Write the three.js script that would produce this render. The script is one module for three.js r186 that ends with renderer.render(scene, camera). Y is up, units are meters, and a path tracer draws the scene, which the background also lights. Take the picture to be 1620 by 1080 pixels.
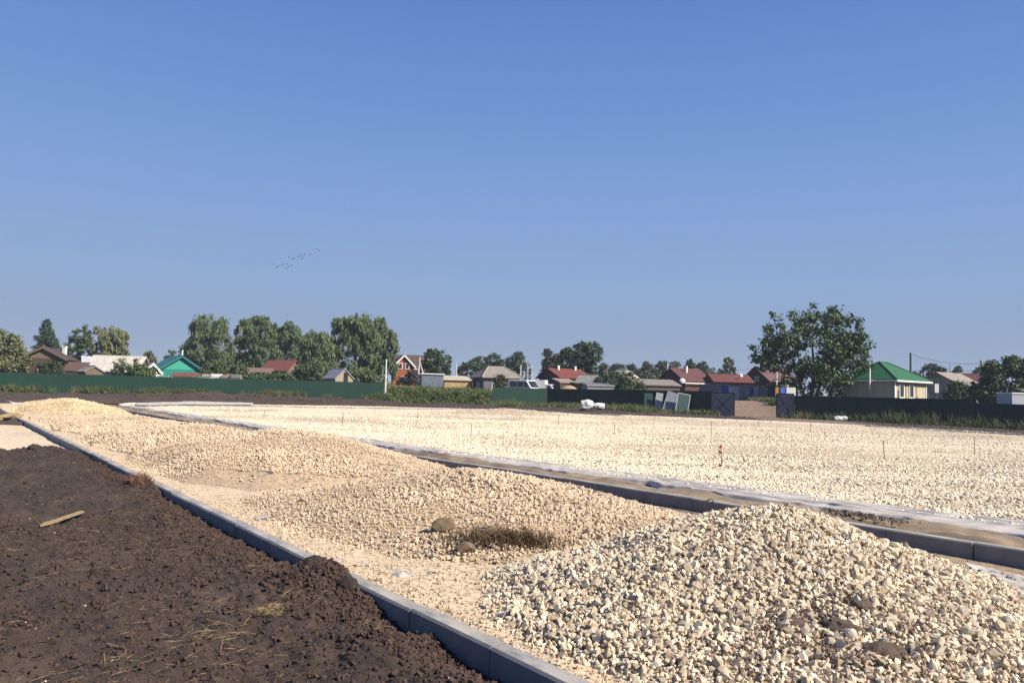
import * as THREE from 'three';
import { ConvexGeometry } from 'three/addons/geometries/ConvexGeometry.js';
import { mergeGeometries } from 'three/addons/utils/BufferGeometryUtils.js';

// ---------------------------------------------------------------- camera, sky, sun, exposure
const scene = new THREE.Scene();
const EYE = 1.6, PITCH = 3.63 * Math.PI / 180, ROLL = 1.5 * Math.PI / 180, FOCAL = 1224;   // focal length in photograph pixels
const camera = new THREE.PerspectiveCamera(2 * Math.atan(540 / FOCAL) * 180 / Math.PI, 1.5, 0.1, 6000);
camera.rotation.order = 'YXZ';
camera.position.set(0, EYE, 0);
camera.rotation.set(PITCH, 0, ROLL);

const EXPOSURE = 1.85;
const SUN_AZ = 98 * Math.PI / 180, SUN_EL = 41 * Math.PI / 180;
const sunDir = new THREE.Vector3(Math.sin(SUN_AZ) * Math.cos(SUN_EL), Math.sin(SUN_EL), -Math.cos(SUN_AZ) * Math.cos(SUN_EL));
const sun = new THREE.DirectionalLight(new THREE.Color(1, 0.91, 0.77), 4.9);
sun.name = 'sun';
sun.position.copy(sunDir).multiplyScalar(150);
sun.target.position.set(0, 0, -40);
sun.castShadow = true;
sun.shadow.mapSize.set(4096, 4096);
Object.assign(sun.shadow.camera, { left: -90, right: 90, top: 80, bottom: -80, near: 1, far: 400 });
scene.add(sun, sun.target);

const lin = (c) => { c /= 255; return c <= 0.04045 ? c / 12.92 : ((c + 0.055) / 1.055) ** 2.4; };
{ // clear hazy sky: one smooth gradient over elevation
  const stops = [[0, 146, 163, 188], [3, 145, 165, 194], [8, 140, 168, 209], [14, 127, 161, 215], [20, 111, 148, 209], [27, 97, 133, 200], [45, 74, 110, 184], [90, 54, 88, 160]];
  const W = 16, Hh = 512, data = new Float32Array(W * Hh * 4);
  for (let j = 0; j < Hh; j++) {
    const el = Math.max(0, ((j + 0.5) / Hh - 0.5) * 180);
    let k = 0; while (k < stops.length - 2 && el > stops[k + 1][0]) k++;
    const a = stops[k], b = stops[k + 1], t = Math.min(1, (el - a[0]) / (b[0] - a[0]));
    for (let i = 0; i < W; i++) {
      for (let c = 0; c < 3; c++) data[(j * W + i) * 4 + c] = (lin(a[c + 1]) * (1 - t) + lin(b[c + 1]) * t) / EXPOSURE;
      data[(j * W + i) * 4 + 3] = 1;
    }
  }
  const sky = new THREE.DataTexture(data, W, Hh, THREE.RGBAFormat, THREE.FloatType);
  sky.mapping = THREE.EquirectangularReflectionMapping;
  sky.magFilter = THREE.LinearFilter; sky.minFilter = THREE.LinearFilter;
  sky.needsUpdate = true;
  scene.background = sky; scene.environment = sky;
}
const renderer = new THREE.WebGLRenderer({ antialias: true });
renderer.toneMapping = THREE.LinearToneMapping;
renderer.toneMappingExposure = EXPOSURE;
renderer.shadowMap.enabled = true;

// ---------------------------------------------------------------- helpers
function rng(seed) { let a = seed >>> 0; return () => { a = (a + 0x6D2B79F5) | 0; let t = Math.imul(a ^ (a >>> 15), 1 | a); t = (t + Math.imul(t ^ (t >>> 7), 61 | t)) ^ t; return ((t ^ (t >>> 14)) >>> 0) / 4294967296; }; }
const hash = (x, y, s = 0) => { let h = Math.imul(x | 0, 374761393) + Math.imul(y | 0, 668265263) + Math.imul(s | 0, 1442695041); h = Math.imul(h ^ (h >>> 13), 1274126177); return ((h ^ (h >>> 16)) >>> 0) / 4294967296; };
function vn(x, y, s = 0) { const xi = Math.floor(x), yi = Math.floor(y); let fx = x - xi, fy = y - yi; fx = fx * fx * (3 - 2 * fx); fy = fy * fy * (3 - 2 * fy); const a = hash(xi, yi, s), b = hash(xi + 1, yi, s), c = hash(xi, yi + 1, s), d = hash(xi + 1, yi + 1, s); return (a + (b - a) * fx) * (1 - fy) + (c + (d - c) * fx) * fy; }
function fbm(x, y, o = 4, s = 0) { let v = 0, a = 0.5, t = 0; for (let i = 0; i < o; i++) { v += a * vn(x, y, s + i); t += a; x = x * 2.03 + 11.7; y = y * 2.03 + 5.3; a *= 0.5; } return v / t; }
const mix = (a, b, t) => a + (b - a) * t, clamp = (x, a = 0, b = 1) => Math.min(b, Math.max(a, x)), smooth = (a, b, x) => { const t = clamp((x - a) / (b - a)); return t * t * (3 - 2 * t); };
const mix3 = (a, b, t) => [mix(a[0], b[0], t), mix(a[1], b[1], t), mix(a[2], b[2], t)];
const lerpTable = (tab, x) => { if (x <= tab[0][0]) return tab[0][1]; for (let i = 1; i < tab.length; i++) if (x <= tab[i][0]) return mix(tab[i - 1][1], tab[i][1], (x - tab[i - 1][0]) / (tab[i][0] - tab[i - 1][0])); return tab[tab.length - 1][1]; };

// surveying: bearing and elevation of a photograph pixel, carried out to a depth (metres north of the camera) or to a level
const viewTurn = new THREE.Matrix4().makeRotationFromEuler(camera.rotation);
const bearing = (px, py) => new THREE.Vector3((px - 810) / FOCAL, -(py - 540) / FOCAL, -1).applyMatrix4(viewTurn);
function at(px, py, d) { const v = bearing(px, py); return v.multiplyScalar(d / -v.z).add(new THREE.Vector3(0, EYE, 0)); }
function hit(px, py, level = 0) { const v = bearing(px, py); return v.multiplyScalar((level - EYE) / v.y).add(new THREE.Vector3(0, EYE, 0)); }
// the running track lies askew: u runs along it, v across it
const U = [-0.6, -0.8], V = [0.8, -0.6];
const X = (u, v) => U[0] * u + V[0] * v, Z = (u, v) => U[1] * u + V[1] * v;
const toUV = (x, z) => [U[0] * x + U[1] * z, V[0] * x + V[1] * z];
const TRACK_TURN = Math.atan2(0.6, 0.8);   // local x -> v direction, local -z -> u direction

const taken = {};
const numbered = (n) => { const k = taken[n] = (taken[n] ?? -1) + 1; return k ? `${n}_${String(k).padStart(3, '0')}` : n; };
function tag(o, label, category, group, kind) { o.userData.label = label; o.userData.category = category; if (group) o.userData.group = group; if (kind) o.userData.kind = kind; return o; }
function mesh(name, geo, mat, parent) { const m = new THREE.Mesh(geo, mat); m.castShadow = m.receiveShadow = true; m.name = parent ? name : numbered(name); (parent ?? scene).add(m); return m; }
function thing(name, x, y, z, turn, label, category, group) { const g = new THREE.Group(); g.name = numbered(name); g.position.set(x, y, z); g.rotation.y = turn; scene.add(g); return tag(g, label, category, group); }
function structure(name, geo, mat, label) { const m = mesh(name, geo, mat); m.userData.kind = 'structure'; if (label) m.userData.label = label; return m; }
function instanced(name, geo, mat, items, parent, castColors = true) {
  const m = new THREE.InstancedMesh(geo, mat, items.length); const M = new THREE.Matrix4(), c = new THREE.Color();
  items.forEach((it, i) => { M.compose(it.p, it.q, it.s); m.setMatrixAt(i, M); if (castColors) m.setColorAt(i, c.setRGB(...it.c)); });
  m.castShadow = m.receiveShadow = true; m.userData.kind = 'stuff'; m.name = parent ? name : numbered(name); (parent ?? scene).add(m); return m;
}
const v3 = (x, y, z) => new THREE.Vector3(x, y, z);
const randQ = (r) => { const u1 = r(), u2 = r() * 6.283, u3 = r() * 6.283, a = Math.sqrt(1 - u1), b = Math.sqrt(u1); return new THREE.Quaternion(a * Math.sin(u2), a * Math.cos(u2), b * Math.sin(u3), b * Math.cos(u3)); };
const yaw = (a, tilt = 0, dir = 0) => new THREE.Quaternion().setFromEuler(new THREE.Euler(tilt * Math.cos(dir), a, tilt * Math.sin(dir), 'XZY'));

function graded(a, b, s0, s1) { const out = [a]; let x = a; while (x < b - 1e-6) { const t = (x - a) / (b - a); x += mix(s0, s1, t); out.push(Math.min(x, b)); } return out; }
function sheet(as, bs, pos, col, uvOf) {  // grid surface over parameters a, b ; pos(a,b) -> [x,y,z]
  const n = as.length, m = bs.length, P = new Float32Array(n * m * 3), T = new Float32Array(n * m * 2), C = col ? new Float32Array(n * m * 3) : null, I = [];
  for (let i = 0; i < n; i++) for (let j = 0; j < m; j++) {
    const k = i * m + j, p = pos(as[i], bs[j]); P.set(p, k * 3);
    T.set(uvOf ? uvOf(as[i], bs[j], p) : [p[0], p[2]], k * 2);
    if (C) C.set(col(as[i], bs[j], p), k * 3);
  }
  for (let i = 0; i < n - 1; i++) for (let j = 0; j < m - 1; j++) { const a = i * m + j, b = a + m; I.push(a, b, a + 1, b, b + 1, a + 1); }
  const g = new THREE.BufferGeometry();
  g.setAttribute('position', new THREE.BufferAttribute(P, 3)); g.setAttribute('uv', new THREE.BufferAttribute(T, 2)); if (C) g.setAttribute('color', new THREE.BufferAttribute(C, 3));
  g.setIndex(I); g.computeVertexNormals();
  if (g.attributes.normal.getY((n >> 1) * m + (m >> 1)) < 0) { for (let i = 0; i < I.length; i += 3) { const t = I[i]; I[i] = I[i + 1]; I[i + 1] = t; } g.setIndex(I); g.computeVertexNormals(); }
  return g;
}
function metreUV(g) {  // uv in metres on the plane each face lies closest to
  if (g.index) g = g.toNonIndexed();
  const p = g.attributes.position, n = g.attributes.normal, t = new Float32Array(p.count * 2);
  for (let i = 0; i < p.count; i++) { const ax = Math.abs(n.getX(i)), ay = Math.abs(n.getY(i)), az = Math.abs(n.getZ(i)); const x = p.getX(i), y = p.getY(i), z = p.getZ(i); t.set(ay >= ax && ay >= az ? [x, z] : ax >= az ? [z, y] : [x, y], i * 2); }
  g.setAttribute('uv', new THREE.BufferAttribute(t, 2)); return g;
}
const merge = (list) => mergeGeometries(list.map((g) => { g = g.index ? g.toNonIndexed() : g; for (const k of Object.keys(g.attributes)) if (!['position', 'normal', 'uv'].includes(k)) g.deleteAttribute(k); if (!g.attributes.uv) metreUV(g); return g; }), false);
function box(w, h, d, x = 0, y = 0, z = 0, ry = 0, rx = 0, rz = 0) { const g = metreUV(new THREE.BoxGeometry(w, h, d)); if (rx) g.rotateX(rx); if (rz) g.rotateZ(rz); if (ry) g.rotateY(ry); g.translate(x, y, z); return g; }
function bar(a, b, r0, r1 = r0, n = 7) { // tapered round bar between two points
  const d = v3(b[0] - a[0], b[1] - a[1], b[2] - a[2]), L = d.length(), g = new THREE.CylinderGeometry(r1, r0, L, n, 1);
  g.translate(0, L / 2, 0); g.applyQuaternion(new THREE.Quaternion().setFromUnitVectors(v3(0, 1, 0), d.normalize())); g.translate(...a); return g;
}
function hull(points) { return metreUV(new ConvexGeometry(points.map((p) => v3(...p)))); }
function stoneGeo(seed, n = 15, squash = [1, 0.8, 0.9]) { // an angular broken stone about 1 m across
  const r = rng(seed), pts = [];
  for (let i = 0; i < n; i++) { const q = v3(0, 0.5, 0).applyQuaternion(randQ(r)); const k = 0.78 + 0.28 * r(); pts.push([clamp(q.x * k, -0.42, 0.46) * squash[0], clamp(q.y * k, -0.4, 0.4) * squash[1], clamp(q.z * k, -0.46, 0.42) * squash[2]]); }
  return hull(pts);
}

// ---------------------------------------------------------------- procedural textures (colour and relief of the material; kerbstone adds painted light)
function texture(size, metres, fn, srgb = true) { // fn(x, y, p) with p-periodic noise lookups -> [r,g,b] 0..1
  const d = new Uint8Array(size * size * 4);
  for (let j = 0; j < size; j++) for (let i = 0; i < size; i++) { const c = fn(i / size, j / size); for (let k = 0; k < 3; k++) d[(j * size + i) * 4 + k] = 255 * clamp(Array.isArray(c) ? c[k] : c); d[(j * size + i) * 4 + 3] = 255; }
  const t = new THREE.DataTexture(d, size, size); t.wrapS = t.wrapT = THREE.RepeatWrapping; t.magFilter = THREE.LinearFilter; t.minFilter = THREE.LinearMipmapLinearFilter; t.generateMipmaps = true;
  t.repeat.set(1 / metres, 1 / metres); if (srgb) t.colorSpace = THREE.SRGBColorSpace; t.needsUpdate = true; return t;
}
function pn(x, y, p, s) { const X0 = x * p, Y0 = y * p, xi = Math.floor(X0), yi = Math.floor(Y0); let fx = X0 - xi, fy = Y0 - yi; fx = fx * fx * (3 - 2 * fx); fy = fy * fy * (3 - 2 * fy); const w = (n) => ((n % p) + p) % p; const a = hash(w(xi), w(yi), s), b = hash(w(xi + 1), w(yi), s), c = hash(w(xi), w(yi + 1), s), d = hash(w(xi + 1), w(yi + 1), s); return mix(mix(a, b, fx), mix(c, d, fx), fy); }
const pf = (x, y, p, o, s) => { let v = 0, a = 0.5, t = 0; for (let i = 0; i < o; i++) { v += a * pn(x, y, p << i, s + i); t += a; a *= 0.6; } return v / t; };
function cell(x, y, p, s) { // periodic cell noise: id of the nearest point, and edge distance
  const X0 = x * p, Y0 = y * p, xi = Math.floor(X0), yi = Math.floor(Y0); let d1 = 9, d2 = 9, id = 0; const w = (n) => ((n % p) + p) % p;
  for (let j = -1; j < 2; j++) for (let i = -1; i < 2; i++) { const cx = w(xi + i), cy = w(yi + j), dx = xi + i + hash(cx, cy, s) - X0, dy = yi + j + hash(cx, cy, s + 7) - Y0, d = dx * dx + dy * dy; if (d < d1) { d2 = d1; d1 = d; id = hash(cx, cy, s + 3); } else if (d < d2) d2 = d; }
  return [id, Math.sqrt(d2) - Math.sqrt(d1)];
}
const tx = {
  mottle: texture(256, 1.7, (x, y) => 0.74 + 0.26 * pf(x, y, 8, 5, 1)),
  soil: texture(512, 2.3, (x, y) => { const a = pf(x, y, 12, 5, 21), b = pn(x, y, 256, 5); return [0.66 + 0.34 * a + 0.1 * (b - 0.5), 0.66 + 0.33 * a + 0.1 * (b - 0.5), 0.66 + 0.32 * a + 0.1 * (b - 0.5)]; }),
  soilBump: texture(512, 2.3, (x, y) => 0.6 * pf(x, y, 24, 5, 31) + 0.4 * pn(x, y, 200, 9), false),
  grit: texture(512, 1.9, (x, y) => { const [id] = cell(x, y, 64, 3), [k] = cell(x, y, 28, 9); const s = 0.8 + 0.2 * id - (k > 0.9 ? 0.12 : 0); return [s, s * 0.985, s * 0.96]; }),
  gritBump: texture(512, 1.9, (x, y) => { const [id, e] = cell(x, y, 64, 3), [k, f] = cell(x, y, 28, 9); return 0.5 * (0.4 + 0.6 * id) * Math.min(1, e * 4) + (k > 0.6 ? 0.5 * Math.min(1, f * 3) : 0); }, false),
  concrete: texture(256, 1.0, (x, y) => 0.8 + 0.16 * pf(x, y, 6, 5, 41) - (pn(x, y, 128, 44) > 0.93 ? 0.15 : 0)),
  kerbstone: (() => { const t = texture(512, 1, (x, y) => { const side = 0.66 + 0.14 * pf(x, y, 6, 5, 41) - (pn(x, y, 128, 44) > 0.93 ? 0.1 : 0); if (x < 0.5) return side; // left half: faces darkened as shade; right half: tops, limestone dust plus painted sunlight
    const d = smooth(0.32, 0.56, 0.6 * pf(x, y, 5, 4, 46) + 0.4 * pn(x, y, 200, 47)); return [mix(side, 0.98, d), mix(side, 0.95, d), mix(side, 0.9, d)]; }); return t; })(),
  wood: texture(256, 0.5, (x, y) => { const g = pn(x * 0.25, y, 64, 51) * 0.5 + 0.5 * pn(x * 0.5, y, 16, 52); return [0.75 + 0.25 * g, 0.72 + 0.25 * g, 0.66 + 0.25 * g]; }),
  brick: texture(256, 1.2, (x, y) => { const r = Math.floor(y * 16), k = hash(Math.floor(x * 5 + (r & 1) * 0.5) % 5, r, 61); const s = 0.78 + 0.22 * k; return [s, s, s]; }),
};
const mats = {};
function mat(key, rgb, o = {}) { return mats[key] ??= new THREE.MeshStandardMaterial({ color: new THREE.Color().setRGB(...rgb).multiplyScalar(0.86), roughness: 0.95, ...o }); }
// ---------------------------------------------------------------- ground and the building site
const fenceLine = [[-100, 62], [607, 72], [780, 73], [865, 75], [1128, 66], [1257, 64], [1620, 50], [1800, 45]].map(([px, d]) => { const p = at(px, 610, d); return [p.x, p.z]; });
fenceLine.unshift([-900, fenceLine[0][1]]); fenceLine.push([900, fenceLine[fenceLine.length - 1][1] + 6]);
const fenceZ = (x) => lerpTable(fenceLine, x);
const G = (x, z) => -0.3 + 1.5 * smooth(0.5, 7, fenceZ(x) - z);

const soilRGB = [0.056, 0.035, 0.026], earthRGB = [0.14, 0.095, 0.06], grassRGB = [0.075, 0.085, 0.03], sandRGB = [0.36, 0.27, 0.175], limeRGB = [0.66, 0.56, 0.42], dustRGB = [0.8, 0.64, 0.44];
const M = {
  ground: mat('ground', [1, 1, 1], { vertexColors: true, map: tx.mottle }),
  soil: mat('soil', [1, 1, 1], { vertexColors: true, map: tx.soil, bumpMap: tx.soilBump, bumpScale: 0.011 }),
  bed: mat('bed', [1, 1, 1], { vertexColors: true, map: tx.grit, bumpMap: tx.gritBump, bumpScale: 0.0035 }),
  sand: mat('sand', [1, 1, 1], { vertexColors: true, map: tx.mottle, bumpMap: tx.gritBump, bumpScale: 0.003 }),
  stone: mat('stone', [1, 1, 1], { roughness: 1 }),
  cloth: mat('cloth', [0.64, 0.59, 0.54], { roughness: 1, map: tx.mottle, side: THREE.DoubleSide }),
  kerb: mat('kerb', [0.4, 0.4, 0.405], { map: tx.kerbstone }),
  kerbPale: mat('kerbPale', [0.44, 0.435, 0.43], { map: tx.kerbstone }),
  wood: mat('wood', [0.52, 0.4, 0.22], { map: tx.wood }),
  woodGrey: mat('woodGrey', [0.3, 0.26, 0.21], { map: tx.wood }),
};
{ // one sheet to the horizon
  const xs = [...graded(-3000, -130, 400, 60).slice(0, -1), ...graded(-130, 130, 2, 2).slice(0, -1), ...graded(130, 3000, 60, 400)];
  const zs = [...graded(-3000, -170, 400, 60).slice(0, -1), ...graded(-170, 60, 1.5, 1.5).slice(0, -1), ...graded(60, 1500, 60, 400)];
  structure('ground', sheet(xs, zs, (x, z) => [x, G(x, z) + (Math.abs(x) < 130 && z > -170 && z < -60 ? 0.16 * (fbm(x * 0.5, z * 0.5) - 0.5) : 0), z], (x, z) => {
    const n = fbm(x * 0.22, z * 0.22, 4, 3); const road = smooth(3.6, 2.4, Math.abs(x - mix(20.5, 22.5, (-z - 60) / 30))) * smooth(-30, -50, z) * smooth(-120, -90, z);
    return mix3(mix3(grassRGB, earthRGB, smooth(0.5, 0.62, n)), [0.3, 0.2, 0.135], road);
  }), M.ground);
}
// --- dark topsoil left of the near kerb
const KL = 2.88, soilEdge = [[-3, -0.2], [2.6, -0.19], [4.2, -0.17], [4.6, -0.1], [4.9, -0.19], [5.35, -0.13], [5.6, -0.04], [5.85, -0.02], [6.05, 0.08], [6.45, 0.1], [6.7, -0.08], [7.4, -0.15], [9, -0.16], [10.5, -0.13], [12.2, -0.12], [12.9, 0.03], [13.8, 0.04], [14.3, -0.08], [17, -0.1], [21, -0.1]];
function soilY(u, v) {
  const k = smooth(0.55, 0, KL - v);
  const lump = fbm(u * 1.1, v * 1.1, 3, 7) - 0.5, mid = fbm(u * 4.5, v * 4.5, 3, 12) - 0.5, fine = fbm(u * 17, v * 17, 3, 17) - 0.5;
  const ridge = Math.abs(fbm(u * 2.1, v * 3.3, 3, 23) - 0.5);
  const body = -0.085 + 0.16 * lump + 0.1 * mid + 0.06 * fine + 0.03 * (fbm(u * 45, v * 45, 2, 18) - 0.5) - 0.12 * ridge + 0.1 * smooth(18.5, 20.2, u) + 0.05 * smooth(2, 0.6, KL - v);
  const edge = lerpTable(soilEdge, u) + 0.05 * (fbm(u * 6, 3, 3, 40) - 0.5) + 0.03 * fine + 0.04 * mid;
  return mix(body, edge, k) - 0.28 * smooth(20.3, 20.9, u + 0.5 * (fbm(v * 2, 0, 3, 2) - 0.5));
}
{
  const us = [...graded(-4, 2.5, 0.2, 0.05).slice(0, -1), ...graded(2.5, 8, 0.02, 0.03).slice(0, -1), ...graded(8, 21.2, 0.03, 0.06)];
  const vs = [...graded(-30, -0.6, 3, 0.1).slice(0, -1), ...graded(-0.6, KL, 0.024, 0.018)];
  structure('soil_plot', sheet(us, vs, (u, v) => [X(u, v), soilY(u, v), Z(u, v)], (u, v) => {
    const n = fbm(u * 0.8, v * 0.8, 4, 71), m = fbm(u * 6, v * 6, 3, 75); const dry = smooth(0.5, 0.7, n) * 0.5 + 0.3 * smooth(0.55, 0.75, m);
    return mix3(soilRGB, [0.098, 0.066, 0.048], clamp(dry));
  }), M.soil);
  const r = rng(5), geo = stoneGeo(77, 22, [1, 0.8, 1]), clods = [];
  for (let i = 0; i < 60000; i++) {
    const u = r() < 0.7 ? 2.5 + 8 * r() : 10 + 10.6 * r(), edgy = r() < 0.35, v = edgy ? KL - 0.03 - 0.7 * r() * r() : -1 + (KL + 0.97) * r(); const s = 0.005 + 0.012 * r() + 0.04 * r() ** 7 + (edgy ? 0.012 * r() : 0);
    const c = 0.75 + 0.5 * r(); clods.push({ p: v3(X(u, v), soilY(u, v) + 0.2 * s, Z(u, v)), q: randQ(r), s: v3(s * (0.8 + 0.6 * r()), s * 0.8, s), c: [soilRGB[0] * c * 1.05, soilRGB[1] * c, soilRGB[2] * c] });
  }
  tag(instanced('soil_crumbs', geo, mat('crumb', [1, 1, 1], { roughness: 1 }), clods), 'crumbs of dark topsoil lying on the soil plot', 'soil');
}
// big clods of topsoil along the kerb
function clod(u, v, s, label, lift = 0.3) {
  const r = rng(Math.round(u * 1000 + v * 77)); const g0 = new THREE.IcosahedronGeometry(0.5, 4), p = g0.attributes.position; const ox = r() * 50;
  for (let i = 0; i < p.count; i++) { const a = v3().fromBufferAttribute(p, i), n = a.clone().normalize(); const k = 0.66 + 0.55 * fbm(n.x * 1.7 + ox, n.y * 1.7 + n.z * 2.1, 4, 9) + 0.22 * (fbm(n.x * 6 + ox, n.z * 6 + n.y * 5, 3, 8) - 0.5); p.setXYZ(i, n.x * 0.5 * k * 1.2, n.y * 0.5 * k * 0.85, n.z * 0.5 * k); }
  g0.computeVertexNormals(); g0.scale(s, s, s); g0.rotateY(r() * 6);
  return tag(mesh('soil_clod', metreUV2(g0), mat('clod', [0.05, 0.034, 0.026], { map: tx.soil, bumpMap: tx.soilBump, bumpScale: 0.015 })), label, 'soil clod').position.set(X(u, v), 0, Z(u, v));
}
function metreUV2(g) { return metreUV(g.toNonIndexed ? (g.index ? g.toNonIndexed() : g) : g); }
function clodAt(u, v, y, s, label) { clod(u, v, s, label); scene.children[scene.children.length - 1].position.y = y; }
clodAt(6.42, 2.74, 0.03, 0.26, 'largest dark soil clod, leaning on the near kerb');
clodAt(5.86, 2.8, -0.01, 0.17, 'small dark soil clod on the kerb beside the largest clod');
clodAt(4.62, 2.74, -0.15, 0.15, 'low soil clod below the bare stretch of kerb');
clodAt(6.0, 2.35, -0.07, 0.16, 'rounded soil clod on the plot a step from the kerb');
clodAt(19.6, 1.9, 0.06, 0.3, 'soil clod on the far rim of the topsoil plot');
{ // straw, roots and limestone chips on the soil
  const r = rng(9), blade = hull([[-0.5, 0, 0.011], [-0.5, 0.014, 0], [-0.5, 0, -0.011], [0, 0.04, 0.014], [0, 0.058, 0], [0, 0.04, -0.014], [0.5, 0, 0.006], [0.5, 0.008, 0], [0.5, 0, -0.006]]), items = [];
  const put = (u, v, L, c, dir, tilt = 0.25) => items.push({ p: v3(X(u, v), soilY(u, v) + 0.006 + L * tilt * 0.15, Z(u, v)), q: yaw(dir, (r() - 0.5) * tilt * 2, r() * 6), s: v3(L, 0.05 + 0.05 * r(), 0.05 + 0.09 * r()), c });
  for (let i = 0; i < 13000; i++) { const k = 0.2 + 0.75 * r() ** 1.7, u = 2.6 + 10 * r() ** 1.3, v = -0.6 + 3.4 * r(); if (fbm(u * 1.3, v * 1.3, 3, 88) < 0.45) continue; put(u, v, 0.02 + 0.12 * r() ** 3, [0.27 * k, 0.19 * k, 0.12 * k], r() * 6.28); }
  for (const [px, py, n, sp] of [[425, 972, 170, 0.08], [190, 1040, 10, 0.2], [340, 1005, 60, 0.28], [590, 990, 26, 0.14], [480, 950, 24, 0.18], [60, 915, 8, 0.15]]) {
    const h = hit(px, py, -0.08), [u0, v0] = toUV(h.x, h.z);
    for (let i = 0; i < n; i++) { const k = 0.6 + 0.8 * r(), a = r() + r() + r() - 1.5, b = r() + r() + r() - 1.5; put(u0 + a * sp * 1.5, Math.min(v0 + b * sp, KL - 0.05), 0.04 + 0.11 * r(), [0.23 * k, 0.17 * k, 0.09 * k], r() * 6.28, 0.9); }
  }
  tag(instanced('straw', blade, mat('straw', [1, 1, 1]), items), 'straw and dry roots strewn on the dark topsoil', 'straw');
  const chips = [];
  for (let i = 0; i < 70; i++) { const u = 3 + 16 * r(), v = 0.1 + 2.7 * r(), s = 0.01 + 0.022 * r() * r(); chips.push({ p: v3(X(u, v), soilY(u, v) + s * 0.3, Z(u, v)), q: randQ(r), s: v3(s, s, s), c: [0.6, 0.54, 0.45] }); }
  tag(instanced('limestone_chips', stoneGeo(3), M.stone, chips), 'stray pale limestone chips on the dark topsoil', 'stone chips');
}
// --- pale path across the far end of the soil plot, and more soil beyond it
structure('gravel_path', sheet(graded(20.2, 34.4, 0.25, 0.4), graded(-40, KL, 2, 0.15), (u, v) => [X(u, v), -0.17 + 0.05 * fbm(u, v, 3, 5), Z(u, v)], (u, v) => mix3([0.86, 0.72, 0.51], [0.66, 0.54, 0.42], fbm(u * 1.3, v * 1.3, 4, 15) * smooth(1, 2.6, v))), M.bed);
structure('far_soil_plot', sheet(graded(33.8, 70, 0.2, 0.5), graded(-40, KL - 0.02, 1.5, 0.12), (u, v) => [X(u, v), -0.22 + 0.3 * smooth(33.8, 35.2, u + fbm(v, 1, 3, 1)) * (0.3 + 0.9 * fbm(u * 0.7, v * 0.7, 4, 16)) + 0.3 * smooth(2.2, 0, v) * smooth(36, 40, u), Z(u, v)], () => [0.085, 0.06, 0.045]), M.soil);

// --- kerbs: one-metre concrete kerb stones
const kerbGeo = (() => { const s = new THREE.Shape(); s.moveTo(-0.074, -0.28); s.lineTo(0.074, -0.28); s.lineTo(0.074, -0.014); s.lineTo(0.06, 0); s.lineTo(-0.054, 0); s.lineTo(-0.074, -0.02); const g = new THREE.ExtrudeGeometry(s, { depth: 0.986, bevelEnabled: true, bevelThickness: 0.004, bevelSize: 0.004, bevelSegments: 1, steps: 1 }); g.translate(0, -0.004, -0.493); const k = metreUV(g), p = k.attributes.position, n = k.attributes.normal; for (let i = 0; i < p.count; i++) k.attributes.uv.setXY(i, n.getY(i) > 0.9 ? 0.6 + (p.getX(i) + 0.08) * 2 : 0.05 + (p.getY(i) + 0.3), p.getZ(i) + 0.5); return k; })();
function kerb(name, pts, label, m, step = 1) { // pts: [x, y, z] polyline
  const root = thing(name, pts[0][0], 0, pts[0][2], 0, label, 'kerb'); const r = rng(pts.length * 31 + 7);
  const cum = [0]; for (let i = 1; i < pts.length; i++) cum.push(cum[i - 1] + Math.hypot(pts[i][0] - pts[i - 1][0], pts[i][2] - pts[i - 1][2]));
  const P = (s) => { let i = 1; while (i < pts.length - 1 && s > cum[i]) i++; const t = (s - cum[i - 1]) / (cum[i] - cum[i - 1]); return v3(mix(pts[i - 1][0], pts[i][0], t), mix(pts[i - 1][1], pts[i][1], t), mix(pts[i - 1][2], pts[i][2], t)); };
  for (let s = 0; s + step <= cum[cum.length - 1]; s += step) {
    const a = P(s), b = P(s + step), c = a.clone().add(b).multiplyScalar(0.5); const k = mesh('kerb_stone', kerbGeo, m[(r() * m.length) | 0], root);
    k.position.set(c.x - pts[0][0] + (r() - 0.5) * 0.018, c.y + (r() - 0.5) * 0.02, c.z - pts[0][2] + (r() - 0.5) * 0.018); k.rotation.y = Math.atan2(b.x - a.x, b.z - a.z) + (r() - 0.5) * 0.014; k.rotation.x = (r() - 0.5) * 0.014;
  }
  return root;
}
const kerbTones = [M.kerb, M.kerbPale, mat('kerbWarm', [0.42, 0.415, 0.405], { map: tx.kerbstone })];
const KRt = [[-8, 10.05], [3.5, 9.7], [8, 9.57], [11.4, 9.5], [19, 9.05], [26, 8.75], [36, 8.6], [58, 8.5]], KR = (u) => lerpTable(KRt, u);
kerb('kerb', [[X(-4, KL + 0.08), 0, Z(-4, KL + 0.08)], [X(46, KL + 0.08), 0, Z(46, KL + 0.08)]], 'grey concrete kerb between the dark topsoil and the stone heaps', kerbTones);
kerb('kerb', KRt.map(([u, v]) => [X(u, v + 0.08), 0, Z(u, v + 0.08)]), 'grey concrete kerb between the stone heaps and the white fabric edge', kerbTones);

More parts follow.
